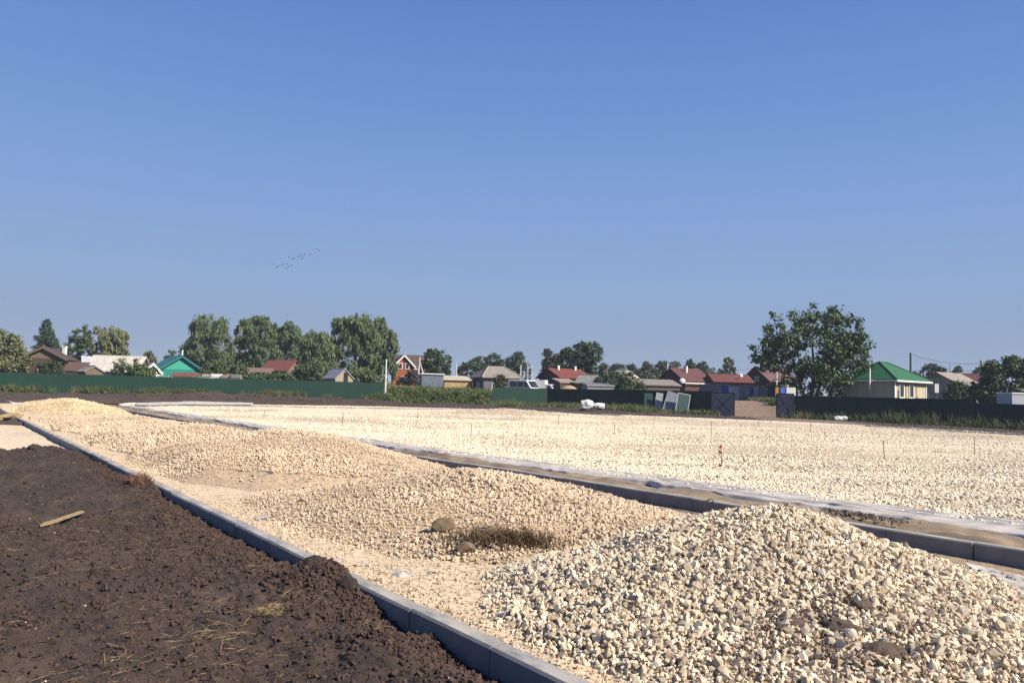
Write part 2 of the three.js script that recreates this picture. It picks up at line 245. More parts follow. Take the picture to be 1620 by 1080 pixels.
// --- track bed between the kerbs
const bedY = (u, v) => { const t = clamp((v - KL) / (KR(u) - KL)); return mix(-0.035, -0.19, smooth(0.1, 0.95, t)) + 0.05 * (fbm(u * 0.9, v * 0.9, 4, 33) - 0.5) + 0.02 * (fbm(u * 5, v * 5, 3, 34) - 0.5); };
structure('track_bed', sheet([...graded(-6, 14, 0.07, 0.07).slice(0, -1), ...graded(14, 62, 0.1, 0.5)], graded(0, 1, 0.012, 0.012), (u, t) => { const v = mix(KL + 0.156, KR(u), t); return [X(u, v), bedY(u, v), Z(u, v)]; }, (u, t) => {
  const n = fbm(u * 0.7, t * 5, 4, 36); return mix3(mix3([0.7, 0.57, 0.41], dustRGB, n), mix3(sandRGB, [0.2, 0.15, 0.1], smooth(0.5, 0.7, n)), smooth(0.55, 0.8, t + 0.3 * (n - 0.5)));
}), M.bed);

// --- heaps of crushed limestone
const heaps = [
  { u: 3.95, v: 5.95, ru: 2.35, ruFar: 1.95, rv: 2.12, rvLow: 2.6, h: 0.77, label: 'nearest heap of pale crushed limestone, clean and cone shaped' },
  { u: 9.0, v: 6.2, ru: 3.3, rv: 2.75, h: 0.58, label: 'beige crushed stone heap with dry grass at its foot' },
  { u: 15.8, v: 6.25, ru: 4.3, rv: 2.7, h: 0.74, e: 0.32, label: 'long beige crushed stone heap between the two kerbs' },
  { u: 22.6, v: 6.2, ru: 6.0, rv: 2.6, h: 0.54, e: 0.3, label: 'middle beige crushed stone heap, flat topped, behind the long one' },
  { u: 31.5, v: 6.0, ru: 7.0, rv: 2.6, h: 0.42, e: 0.3, label: 'flattest crushed stone heap, in front of the farthest heap' },
  { u: 46.0, v: 5.9, ru: 5.0, rv: 3.2, h: 0.7, label: 'farthest smooth rounded heap of yellowish stone by the far soil' },
];
function heapH(hp, u, v) { const a = (u - hp.u) / (u > hp.u ? hp.ruFar ?? hp.ru : hp.ru), b = (v - hp.v) / (v < hp.v ? hp.rvLow ?? hp.rv : hp.rv), w = 0.22 * (fbm(u * 0.9, v * 0.9, 3, 50) - 0.5); const q = Math.hypot(a, b) + w; const e = hp.e ?? (hp.rvLow ? 0.1 : 0.16); return hp.h * Math.max(0, 1 + e - Math.sqrt(q * q + e * e)) * (hp.rvLow ? smooth(KL + 0.1, KL + 0.5, v) : smooth(KL + 0.14, KL + 1.1, v)) * smooth(KR(u) - 0.02, KR(u) - 0.5, v); }
const heapY = (hp, u, v) => bedY(u, v) - 0.02 + heapH(hp, u, v) * (1 + 0.0) + 0.07 * (fbm(u * 2.2, v * 2.2, 3, 55) - 0.5) * smooth(0.02, 0.15, heapH(hp, u, v));
const stoneKinds = [1, 2, 3, 4, 5, 6, 7, 8].map((s) => stoneGeo(100 + s, 12 + s, [1, 0.62 + 0.05 * s, 0.8]));
const heapNames = [];
heaps.forEach((hp, k) => {
  const x0 = X(hp.u, hp.v), z0 = Z(hp.u, hp.v), root = thing('stone_heap', x0, 0, z0, 0, hp.label, 'stone heap', 'heaps of crushed stone along the track');
  const vmax = (u) => KR(u) - 0.02, stepU = hp.ru / 40, cols = 60;
  const g = sheet(graded(hp.u - hp.ru * 1.15, hp.u + hp.ru * 1.15, stepU, stepU), graded(0, 1, 1 / cols, 1 / cols), (u, t) => { const v = mix(Math.max(KL + 0.165, hp.v - (hp.rvLow ?? hp.rv) * 1.15), Math.min(vmax(u), hp.v + hp.rv * 1.15), t); const hh = heapH(hp, u, v); return [X(u, v) - x0, hh > 0.001 ? heapY(hp, u, v) - 0.012 : bedY(u, v) - 0.12, Z(u, v) - z0]; },
    () => (k === 0 ? [0.6, 0.51, 0.37] : [0.56, 0.43, 0.29]), (u, t, p) => [p[0] + x0, p[2] + z0]);
  mesh('mound', g, M.bed, root);
  const r = rng(400 + k), dirty = (u, v) => k === 0 ? 0.12 : 0.35 * smooth(0.45, 0.6, fbm(u * 1.1, v * 1.1, 4, 61));
  const n = [50000, 34000, 38000, 32000, 28000, 14000][k], size = [0.046, 0.042, 0.042, 0.05, 0.055, 0.06][k], items = [];
  for (let i = 0; i < n * 3 && items.length < n; i++) {
    const a = r() * 6.283, q = Math.sqrt(r()) * 1.14, u = hp.u + hp.ru * q * Math.cos(a), v = hp.v + (Math.sin(a) < 0 ? hp.rvLow ?? hp.rv : hp.rv) * q * Math.sin(a); if (v < KL + 0.17 || v > KR(u) - 0.06) continue; const hh = heapH(hp, u, v); if (hh < 0.004) continue;
    if (k > 1 && k < 5) { if (fbm(u * 0.5, v * 0.7, 3, 64) < 0.4 && hh < 0.22 && r() < 0.93) continue; }
    const fineGrain = k === 0 ? 1 : mix(0.75, 1.25, smooth(0.35, 0.65, fbm(u * 0.8, v * 0.8, 3, 66)));
    const s = size * fineGrain * (r() < 0.4 ? 0.3 + 0.4 * r() : 0.6 + 0.55 * r() + 0.9 * r() ** 7), d = k === 0 ? (r() < 0.09 ? 0.4 + 0.6 * r() : 0) : dirty(u, v) * (r() < 0.75 ? 1 : 0.2), b = 0.88 + 0.22 * r(), y = heapY(hp, u, v) + s * (0.28 * r() - 0.02);
    let c = k === 0 ? mix3(mix3([0.75, 0.665, 0.505], [0.64, 0.535, 0.375], r()), mix3([0.56, 0.445, 0.31], [0.45, 0.35, 0.245], r()), r() < 0.42 ? 1 : 0) : k === 5 ? [0.66, 0.53, 0.33] : mix3([0.65, 0.52, 0.375], [0.52, 0.4, 0.275], r());
    c = mix3(c, mix3([0.36, 0.28, 0.2], [0.2, 0.15, 0.105], r()), d * 0.85).map((x) => x * b);
    items.push({ p: v3(X(u, v) - x0, y, Z(u, v) - z0), q: randQ(r), s: v3(s * (0.9 + 0.7 * r()), s * (0.7 + 0.45 * r()), s * (0.8 + 0.4 * r())), c, u, v, size: s });
  }
  if (k === 0) { // the stones that show largest are single pieces
    const score = (it) => (it.s.x * it.s.y) / Math.max(3.6, Math.hypot(it.p.x + x0, it.p.z + z0)) * (it.p.x + x0 > -0.5 && -(it.p.z + z0) > 4 && (it.p.x + x0) / -(it.p.z + z0) < 0.64 ? 1 : 0);
    items.sort((a, b) => score(b) - score(a));
    const tones = [[0.8, 0.71, 0.54], [0.71, 0.61, 0.45], [0.61, 0.5, 0.36], [0.42, 0.33, 0.23], [0.26, 0.2, 0.14]].map((c, i) => mat('limestone' + i, c, { roughness: 1, map: tx.mottle }));
    const own = items.splice(0, 300), rr = rng(88);
    own.forEach((it) => { const lum = it.c[0], m = tones.reduce((a, b) => (Math.abs(b.color.r - lum) < Math.abs(a.color.r - lum) ? b : a)); const o = mesh('stone', stoneKinds[(rr() * 8) | 0], m, root); o.position.copy(it.p); o.position.y += it.size * 0.08; o.quaternion.copy(it.q); o.scale.copy(it.s); });
  }
  instanced('crushed_stone', stoneKinds[k + 1], M.stone, items, root);
});
const surfaceY = (u, v) => Math.max(bedY(u, v), ...heaps.map((hp) => (heapH(hp, u, v) > 0.004 ? heapY(hp, u, v) : -9)));
{ // finer stones strewn over the bed between heaps
  const r = rng(77), items = [];
  for (let i = 0; i < 34000; i++) {
    const u = 2 + 20 * r() ** 1.25, v = KL + 0.17 + (KR(u) - KL - 0.27) * r() ** 1.5; const t = (v - KL) / 6.5; if (t > 0.62 && r() < 0.93) continue; if (u > 10.5 && v < 4.6 && fbm(u * 0.9, v * 0.9, 3, 70) > 0.42 && r() < 0.85) continue;
    if (heaps.some((hp) => heapH(hp, u, v) > 0.06)) continue;
    const s = 0.015 + 0.032 * r() * r(), b = 0.8 + 0.35 * r(), c = mix3([0.62, 0.5, 0.36], [0.5, 0.38, 0.26], r()).map((x) => x * b); items.push({ p: v3(X(u, v), surfaceY(u, v) + s * 0.25, Z(u, v)), q: randQ(r), s: v3(s * (1 + 0.5 * r()), s * 0.8, s), c });
  }
  tag(instanced('fine_gravel', stoneKinds[0], M.stone, items), 'fine beige gravel strewn on the track bed between the heaps', 'gravel');
}
// --- sandy verge, fabric edge and the stone field
const fabIn = (u) => lerpTable([[-8, 11.2], [3, 10.75], [6, 10.55], [8, 10.5], [12, 10.3], [19, 9.9], [26, 9.7], [40, 9.6], [52, 9.6]], u), fabOut = (u) => lerpTable([[-8, 12.4], [3, 11.85], [6, 11.55], [12, 11.05], [19, 10.65], [26, 10.4], [52, 10.3]], u);
structure('sand_verge', sheet([...graded(-8, 16, 0.06, 0.08).slice(0, -1), ...graded(16, 56, 0.1, 0.4)], graded(0, 1, 0.03, 0.03), (u, t) => { const v = mix(KR(u) + 0.156, fabIn(u) + 0.5, t); return [X(u, v), -0.045 + 0.24 * (fbm(u * 1.4, v * 1.6, 4, 80) - 0.47) * smooth(0, 0.25, t) * smooth(1, 0.6, t) - 0.04 * smooth(0.6, 1, t) + 0.02 * fbm(u * 9, v * 9, 3, 81), Z(u, v)]; }, (u, t) => mix3(sandRGB, [0.22, 0.16, 0.11], smooth(0.42, 0.65, fbm(u * 1.2, t * 3, 4, 82)))), M.sand);
const farEdgePx = [[-40, 637], [120, 637], [250, 637], [400, 639.5], [620, 643], [800, 648], [1000, 656.5], [1250, 666.5], [1400, 674], [1620, 686], [1760, 695]];
const farEdge = farEdgePx.map(([px, py]) => { const p = hit(px, py, 0.0); return [p.x, p.z]; });
farEdge.push([60, -14]);
const farZ = (x) => lerpTable(farEdge, x);
function fieldPoint(s, t) { // s from right (0) to left (1), t from the fabric (0) to the far edge (1)
  const u = mix(-14, 56, s), v = fabOut(u) - 0.35, ax = X(u, v), az = Z(u, v), bx = mix(62, -27.5, s ** 0.9), bz = farZ(bx);
  return [mix(ax, bx, t), mix(az, bz, t)];
}
const fieldY = (x, z) => 0.0 + 0.06 * (fbm(x * 0.35, z * 0.35, 4, 90) - 0.5) + 0.02 * (fbm(x * 2.5, z * 2.5, 3, 91) - 0.5);
structure('stone_field', sheet(graded(0, 1, 0.0035, 0.0035), [...graded(0, 0.3, 0.006, 0.01).slice(0, -1), ...graded(0.3, 1, 0.01, 0.014)], (s, t) => { const [x, z] = fieldPoint(s, t); return [x, fieldY(x, z), z]; }, (s, t, p) => {
  const n = fbm(p[0] * 0.25, p[2] * 0.25, 4, 92), m = fbm(p[0] * 0.09, p[2] * 0.3, 3, 93), pink = smooth(9, 2, Math.hypot((p[0] - 15) * 0.7, p[2] + 34)) * smooth(0.35, 0.6, fbm(p[0] * 0.5, p[2] * 0.5, 3, 94));
  return mix3(mix3([0.88, 0.78, 0.6], [0.6, 0.5, 0.37], smooth(0.4, 0.62, n * 0.6 + m * 0.4)), [0.62, 0.45, 0.38], pink * 0.55);
}), M.bed);
{
  const r = rng(31), items = [];
  for (let i = 0; i < 1500000 && items.length < 250000; i++) {
    const s0 = r(), t = r() ** 1.6, [x, z] = fieldPoint(s0, t); if (z > -2 || Math.abs(x / z) > 0.78) continue; const d = -z; const want = (t < 0.02 ? 0.5 : 1) * Math.min(1, (17 / d) ** 1.7) * (0.12 + 0.88 * smooth(-10, 8, x)) * (0.14 + 1.0 * smooth(0.38, 0.56, fbm(x * 0.13 + 4, z * 0.5, 4, 96))); if (r() > want) continue;
    const rough = fbm(x * 0.6, z * 0.6, 3, 95), s = (0.022 + 0.04 * r() + 0.05 * r() ** 6) * mix(0.8, 1.2, rough) * (d > 30 ? 1.15 : 1), b = 0.82 + 0.28 * r(), grey = r() < 0.04 + 0.35 * smooth(0.52, 0.66, fbm(x * 0.3, z * 0.8, 3, 106)) ? 0.55 : 1; let c = mix3([0.86, 0.76, 0.58], [0.74, 0.63, 0.46], r());
    items.push({ p: v3(x, fieldY(x, z) + s * (-0.08 + 0.28 * r()), z), q: randQ(r), s: v3(s * (1 + 0.5 * r()), s * (0.7 + 0.3 * r()), s), c: c.map((q) => q * b * grey) });
  }
  tag(instanced('field_stones', stoneKinds[3], M.stone, items), 'white crushed stone spread over the levelled sports field', 'crushed stone');
  // a low unspread ridge of stone far out on the field
  const ridge = [], c0 = hit(800, 655, 0); const root = thing('stone_ridge', c0.x, 0, c0.z, 0, 'low ridge of tipped stone far out on the white field', 'stone heap');
  const rh = (x, z) => 0.42 * Math.max(0, 1 - Math.hypot(x / 5.2, z / 2.2)) * (0.7 + 0.6 * fbm(x + 3, z * 2, 3, 97));
  mesh('mound', sheet(graded(-5.2, 5.2, 0.15, 0.15), graded(-2.2, 2.2, 0.12, 0.12), (x, z) => [x, -0.05 + rh(x, z), z], () => [0.6, 0.5, 0.39], (x, z) => [x + c0.x, z + c0.z]), M.bed, root);
  for (let i = 0; i < 5000; i++) { const x = (r() * 2 - 1) * 5, z = (r() * 2 - 1) * 2.1; if (rh(x, z) < 0.02) continue; const s = 0.05 + 0.06 * r(), b = 0.8 + 0.3 * r(); ridge.push({ p: v3(x, -0.05 + rh(x, z) + 0.2 * s, z), q: randQ(r), s: v3(s, s * 0.8, s), c: [0.64 * b, 0.54 * b, 0.42 * b] }); }
  instanced('crushed_stone', stoneKinds[5], M.stone, ridge, root);
}
{ // white fabric along the near side of the field, folded and rucked
  const rolls = [[0.18, 201], [0.36, 202], [0.56, 203], [0.74, 204]]; const fy = (u, t) => { const w = u * 1.0; let roll = 0; for (const [t0, sd] of rolls) { const c = t0 + 0.3 * (fbm(u * 0.55, 1, 3, sd) - 0.5), k = smooth(0.38, 0.6, fbm(u * 0.45, 7, 3, sd + 9)); roll += k * (0.015 + 0.02 * smooth(10, 4, u)) * Math.exp(-(((t - c) / 0.028) ** 2)); } const fold = 0.025 * Math.max(0, Math.sin((t * 2.2 + 0.5 * fbm(w * 0.6, 2, 3, 99)) * 6.28)) * smooth(0.25, 0.6, fbm(w * 0.35, 9, 3, 98)) * smooth(0, 0.1, t) * smooth(0.75, 0.5, t); return -0.075 + 0.05 * smooth(0, 0.12, t) + 0.03 * smooth(0.3, 1, t) + 0.03 * smooth(0, 0.08, t) + 0.02 * (fbm(u * 6, t * 9, 3, 105) - 0.5) + 0.045 * Math.abs(fbm(u * 1.1 + t * 2, t * 16 - u * 1.5, 3, 107) - 0.5) + roll + fold + 0.012 * (fbm(w * 1.1, t * 3, 3, 100) - 0.35) * smooth(1, 0.5, t) + 0.015 * smooth(0.3, 0.1, Math.abs(t - 0.16)) * smooth(0.52, 0.7, fbm(w * 0.7, 5, 2, 101)); };
  const vOf = (u, t) => mix(fabIn(u) + 0.7 * (fbm(u * 0.7, 4, 4, 102) - 0.5) + 0.16 * (fbm(u * 4, 4, 3, 104) - 0.5), fabOut(u) + 0.35 * (fbm(u * 1.3, 7, 3, 103) - 0.5), t);
  const g = sheet([...graded(-8, 22, 0.05, 0.07).slice(0, -1), ...graded(22, 54, 0.1, 0.3)], graded(0, 1, 0.0115, 0.0115), (u, t) => { const v = vOf(u, t); return [X(u, v), fy(u, t), Z(u, v)]; });
  tag(mesh('geotextile', g, M.cloth), 'long white geotextile edge rucked along the stone field', 'geotextile');
  function scrap(u0, v0, lu, lv, seed, label, lift = 0.02, onSurface = true) {
    const x0 = X(u0, v0), z0 = Z(u0, v0), root = sheet(graded(-1, 1, 0.04, 0.04), graded(-1, 1, 0.06, 0.06), (a, b) => { const e = 0.35 + 1.1 * fbm(a * 2.5 + seed, b * 2.5, 4, seed); const u = u0 + a * lu * e, v = v0 + b * lv * e; return [X(u, v) - x0, (onSurface ? surfaceY(u, Math.min(v, KR(u) - 0.1)) : -0.1) + lift + 0.1 * (fbm(u * 6, v * 8, 3, seed) - 0.45) , Z(u, v) - z0]; }, null, (a, b, p) => [p[0], p[2]]);
    const m = tag(mesh('geotextile_scrap', root, M.cloth), label, 'geotextile', 'torn geotextile scraps'); m.position.set(x0, 0, z0);
  }
  scrap(2.9, 8.75, 0.95, 0.5, 11, 'rumpled grey geotextile scrap at the right foot of the nearest heap', 0.01);
  scrap(6.1, 3.5, 0.26, 0.2, 12, 'torn white geotextile scrap tucked behind the near kerb', -0.004);
  scrap(6.75, 3.26, 0.2, 0.11, 13, 'small white geotextile shred behind the largest soil clod', -0.004);
  scrap(9.4, 3.3, 0.14, 0.1, 14, 'white geotextile tatter on the gravel by the kerb joint', -0.004);
}
{ // dirty stone and earth crumbs by the far kerb stretch on the right
  const r = rng(63), items = [];
  for (let i = 0; i < 1500; i++) { const a = r(), u = mix(0.5, 6.5, a), v = 9.0 + 0.5 * (fbm(u, 1, 3, 66) - 0.5) + (r() + r() - 1) * 0.28; if (v > KR(u) - 0.03) continue; const s = 0.012 + 0.05 * r() ** 3, b = 0.5 + 0.9 * r(), c = r() < 0.25 ? [0.42, 0.37, 0.3] : [0.11 * b, 0.085 * b, 0.065 * b]; items.push({ p: v3(X(u, v), bedY(u, v) + s * 0.25, Z(u, v)), q: randQ(r), s: v3(s, s * 0.8, s), c }); }
  for (let i = 0; i < 380; i++) { const u = 5.6 + 0.75 * (r() + r() - 1), v = 10.25 + 0.22 * (r() + r() - 1), s = 0.015 + 0.06 * r() ** 3, b = 0.6 + 0.8 * r(); items.push({ p: v3(X(u, v), 0.0 + 0.05 * r(), Z(u, v)), q: randQ(r), s: v3(s, s * 0.8, s), c: [0.13 * b, 0.1 * b, 0.075 * b] }); }
  tag(instanced('earth_crumbs', stoneKinds[2], M.stone, items), 'dark earth crumbs in the sand along the kerb by the fabric', 'earth');
}
// --- small things on the site
function pinStake(px, pyBase, pyTop, label, flag) {
  const b = hit(px, pyBase, 0.01), h = at(px, pyTop, -b.z).y, g = thing('marker_stake', b.x, -0.05, b.z, px, label, 'stake', 'marker stakes on the stone field');
  mesh('pin', bar([0, 0, 0], [0.02 * Math.sin(px), h + 0.05, 0.015], 0.011, 0.009, 6), mat('rust', [0.16, 0.07, 0.045], { roughness: 0.8, metalness: 0.3 }), g);
  if (flag === 'tape') for (const [y, w, t] of [[h * 0.72, 0.16, 0.4], [h * 0.98, 0.1, -0.5], [h * 0.12, 0.12, 0.9]]) mesh('tape', hull([[0, y, 0.012], [0, y + 0.045, 0.012], [-w * 0.5, y + 0.05 * t, 0.05], [-w * 0.5, y + 0.04 + 0.05 * t, 0.045], [-w, y - 0.03, 0.02], [-w, y + 0.015, 0.015], [0, y, -0.01], [0, y + 0.045, -0.01]]), mat('tapeRed', [0.62, 0.06, 0.08], { roughness: 0.5 }), g);
  else if (flag === 'cap') mesh('cap', bar([0.02 * Math.sin(px), h + 0.045, 0.015], [0.02 * Math.sin(px), h + 0.09, 0.015], 0.022, 0.018, 8), mat('capPink', [0.6, 0.2, 0.22]), g);
}
const pinLabel = 'thin rusty marker pin standing in the white stone field';
for (const [px, b, t] of [[417, 662, 648], [541, 673, 652], [884, 672, 655], [973, 688, 668], [1125, 688, 666], [1283, 684, 669], [1543, 719, 690], [660, 668, 652], [1200, 676, 662]]) pinStake(px, b, t, pinLabel);
pinStake(745, 694, 672, 'marker pin with a pink cap in the white stone field', 'cap'); pinStake(1035, 671, 659, 'marker pin with a pink cap in the white stone field', 'cap'); pinStake(1400, 726, 700, 'marker pin with a pink cap in the white stone field', 'cap');
pinStake(1142, 739, 703, 'marker pin wrapped with red tape in the white stone field', 'tape');

function board(name, a, b, w, t, m, label, cat, pointed) {
  const L = Math.hypot(b[0] - a[0], b[2] - a[2]), g = pointed ? hull([[-w / 2, 0, 0], [w / 2, 0, 0], [-w / 2, t, 0], [w / 2, t, 0], [-w / 2, 0, L * 0.9], [w / 2, 0, L * 0.9], [-w / 2, t, L * 0.9], [w / 2, t, L * 0.9], [0, 0, L], [0.006, t, L], [-0.006, t, L]]) : metreUV(new THREE.BoxGeometry(w, t, L).translate(0, t / 2, L / 2));
  const o = tag(mesh(name, g, m), label, cat); o.position.set(...a); o.rotation.order = 'YXZ'; o.rotation.y = Math.atan2(b[0] - a[0], b[2] - a[2]); o.rotation.x = -Math.atan2(b[1] - a[1], L); return o;
}
function onSoil(px, py) { let h = hit(px, py, -0.05); for (let i = 0; i < 20; i++) { const [u, v] = toUV(h.x, h.z); h = hit(px, py, mix(h.y, soilY(u, v), 0.5)); } return h; }
{ const a = onSoil(129, 816), b = onSoil(63, 836); const [ua, va] = toUV(a.x, a.z), [ub, vb] = toUV(b.x, b.z); board('wooden_peg', [a.x, soilY(ua, va) + 0.04, a.z], [b.x, soilY(ub, vb) + 0.03, b.z], 0.05, 0.025, mat('pegWood', [0.42, 0.34, 0.21], { map: tx.wood }), 'pale pointed wooden peg lying on the dark topsoil', 'peg', true); }
for (const [px, py, px2, py2, y, w, t, label] of [[-6, 664, 30, 658, 0.0, 0.3, 0.08, 'long pale plank sticking out over the gravel path'], [4, 660, 22, 655, 0.09, 0.35, 0.06, 'short upper plank of the little stack by the gravel path'], [-8, 668, 20, 666, -0.14, 0.22, 0.07, 'lowest plank lying flat on the gravel path']]) { const a = hit(px, py, y), b = hit(px2, py2, y); board('plank', [a.x, y, a.z], [b.x, y, b.z], w, t, M.wood, label, 'plank'); }
{ const b = hit(86, 682, -0.03), t = at(79, 671, -b.z), e = hit(96, 680.5, -0.03), g = thing('broken_stake', b.x, -0.06, b.z, 0, 'dark broken stake leaning by the kerb before the farthest heap', 'stake'); mesh('upright', bar([0, 0, 0], [t.x - b.x, t.y + 0.06, 0], 0.03, 0.025, 6), M.woodGrey, g); mesh('stub', bar([0, 0.04, 0], [e.x - b.x, 0.08, e.z - b.z], 0.025, 0.02, 6), M.woodGrey, g); }
for (const [px, pyB, pyT, lab] of [[46, 664, 658.5, 'small wooden peg beside the kerb near the plank stack'], [143, 707, 697, 'short wooden peg in the gravel behind the kerb']]) { const b = hit(px, pyB, -0.05), h = at(px, pyT, -b.z).y; tag(mesh('wooden_peg', hull([[-0.02, 0, -0.02], [0.02, 0, -0.02], [-0.02, 0, 0.02], [0.02, 0, 0.02], [-0.02, h + 0.1, -0.02], [0.02, h + 0.1, -0.02], [-0.02, h + 0.09, 0.02], [0.02, h + 0.085, 0.02]]), M.woodGrey), lab, 'peg').position.set(b.x, -0.1, b.z); }
// boulders and dry grass before the beige heap
function boulder(px, py, s, label, tone) { const h = hit(px, py, 0), [u, v] = toUV(h.x, h.z); const g = stoneGeo(Math.round(px), 34, [1.15, 0.75, 0.9]); const o = tag(mesh('boulder', g, mat('boulder' + tone, tone ? [0.36, 0.25, 0.16] : [0.3, 0.22, 0.13], { map: tx.soil, bumpMap: tx.soilBump, bumpScale: 0.02 })), label, 'boulder'); o.scale.setScalar(s); o.position.set(h.x, surfaceY(u, v) + s * 0.24, h.z); o.rotation.y = px; }
boulder(701, 858, 0.25, 'largest tan boulder beside the dry grass on the gravel', 0);
boulder(736, 877, 0.19, 'smaller reddish boulder in front of the dry grass', 1);
function blades(n, r, fn) { // thin bent three-sided stalks, merged
  const P = [], C = []; for (let i = 0; i < n; i++) { const { b, h, dir, lean, w, c } = fn(r); const pts = [0, 0.5, 1].map((t) => [b[0] + Math.cos(dir) * lean * h * t * t, b[1] + h * t * (1 - 0.25 * lean * t), b[2] + Math.sin(dir) * lean * h * t * t]); const sx = -Math.sin(dir + 0.8) * w, sz = Math.cos(dir + 0.8) * w;
    for (let k = 0; k < 2; k++) { const a = pts[k], e = pts[k + 1], w0 = 1 - k * 0.4, w1 = k ? 0.05 : 0.6; for (const t of [[[a[0] - sx * w0, a[1], a[2] - sz * w0], [a[0] + sx * w0, a[1], a[2] + sz * w0], [e[0] + sx * w1, e[1], e[2] + sz * w1]], [[a[0] - sx * w0, a[1], a[2] - sz * w0], [e[0] + sx * w1, e[1], e[2] + sz * w1], [e[0] - sx * w1, e[1], e[2] - sz * w1]]]) for (const p of t) { P.push(...p); C.push(...c); } } }
  const g = new THREE.BufferGeometry(); g.setAttribute('position', new THREE.Float32BufferAttribute(P, 3)); g.setAttribute('color', new THREE.Float32BufferAttribute(C, 3)); g.computeVertexNormals(); return g;
}
const bladeMat = mat('blade', [1, 1, 1], { vertexColors: true, side: THREE.DoubleSide, roughness: 0.9 });
{ const h = hit(800, 868, 0), r = rng(15), [u0, v0] = toUV(h.x, h.z); const g = blades(1500, r, () => { const a = (r() + r() + r() - 1.5) * 0.42, b = (r() + r() + r() - 1.5) * 0.26, x = a * 1.25, z = b - 0.1 * a, k = 0.5 + 0.9 * r(), [u, v] = toUV(h.x + x, h.z + z); return { b: [x, surfaceY(u, v) - 0.01, z], h: 0.05 + 0.15 * r(), dir: r() * 6.28, lean: 0.3 + 1.3 * r(), w: 0.004 + 0.004 * r(), c: r() < 0.85 ? [0.12 * k, 0.07 * k, 0.035 * k] : [0.08 * k, 0.085 * k, 0.03 * k] }; });
  tag(mesh('dry_grass', g, bladeMat), 'withered brown grass clump on the gravel beside two boulders', 'dry grass').position.set(h.x, 0, h.z); }
{ const u0 = 13.4, v0 = 2.75, r = rng(16), g = blades(420, r, () => { const a = (r() + r() - 1) * 0.5, b = (r() + r() - 1) * 0.16, k = 0.6 + 0.8 * r(); return { b: [X(a, b), soilY(u0 + a, v0 + b) - 0.01, Z(a, b)], h: 0.05 + 0.13 * r(), dir: r() * 6.28, lean: 0.3 + r(), w: 0.004 + 0.004 * r(), c: [0.17 * k, 0.08 * k, 0.05 * k] }; });
  tag(mesh('dry_grass', g, bladeMat), 'reddish dry weed tuft growing over the near kerb', 'dry grass').position.set(X(u0, v0), 0, Z(u0, v0)); }
// clods of earth tipped onto the nearest heap
for (const [px, py, s, label] of [[1362, 957, 0.15, 'dark earth clod high on the nearest stone heap'], [1330, 992, 0.2, 'largest earth lump half buried in the nearest stone heap'], [1255, 985, 0.12, 'small dark earth clod on the nearest stone heap'], [1400, 1032, 0.2, 'reddish earth lump low on the nearest stone heap']]) {
  let h = hit(px, py, 0.3); for (let i = 0; i < 30; i++) { const [u, v] = toUV(h.x, h.z); h = hit(px, py, mix(h.y, surfaceY(u, v), 0.5)); }
  const [u, v] = toUV(h.x, h.z); clodAt(u, v, surfaceY(u, v) - s * 0.04, s, label); const o = scene.children[scene.children.length - 1]; o.scale.set(1.25, 0.75, 1); o.material = mat('heapClod', [0.15, 0.105, 0.075], { map: tx.soil, bumpMap: tx.soilBump, bumpScale: 0.008 });
}
{ // earth that was tipped with the stone, crumbled between the stones
  const r = rng(818), items = [];
  for (const [px, py, n, sp] of [[1362, 957, 420, 0.13], [1330, 992, 800, 0.24], [1255, 985, 420, 0.2], [1400, 1032, 620, 0.24], [1290, 1030, 420, 0.25], [1220, 1000, 260, 0.2], [1450, 1005, 300, 0.25], [1180, 1050, 200, 0.22]]) {
    let h = hit(px, py, 0.3); for (let i = 0; i < 30; i++) { const [u, v] = toUV(h.x, h.z); h = hit(px, py, mix(h.y, surfaceY(u, v), 0.5)); }
    for (let i = 0; i < n; i++) { const x = h.x + (r() + r() + r() - 1.5) * sp * 1.5, z = h.z + (r() + r() + r() - 1.5) * sp * 1.2, [u, v] = toUV(x, z); if (fbm(u * 5, v * 5, 3, 140) < 0.42) continue; const s = 0.008 + 0.03 * r() ** 2.5, k = 0.7 + 0.6 * r(); items.push({ p: v3(x, surfaceY(u, v) + 0.008 + 0.018 * r(), z), q: randQ(r), s: v3(s * 1.2, s * 0.8, s), c: [0.2 * k, 0.145 * k, 0.1 * k] }); }
  }
  tag(instanced('earth_crumbs', stoneKinds[4], M.stone, items), 'brown earth crumbs caught between stones of the nearest heap', 'earth'); }
{ const p = hit(1128, 812, -0.15), g = new THREE.TubeGeometry(new THREE.CatmullRomCurve3([v3(0, -0.02, 0), v3(0.01, 0.16, 0), v3(-0.03, 0.21, 0.01), v3(-0.12, 0.17, 0.02), v3(-0.17, 0.08, 0.03)]), 20, 0.009, 6); tag(mesh('bent_wire', g, mat('wire', [0.05, 0.05, 0.05], { metalness: 0.4, roughness: 0.6 })), 'bent black wire hook before the kerb by the fabric', 'wire').position.copy(p); }

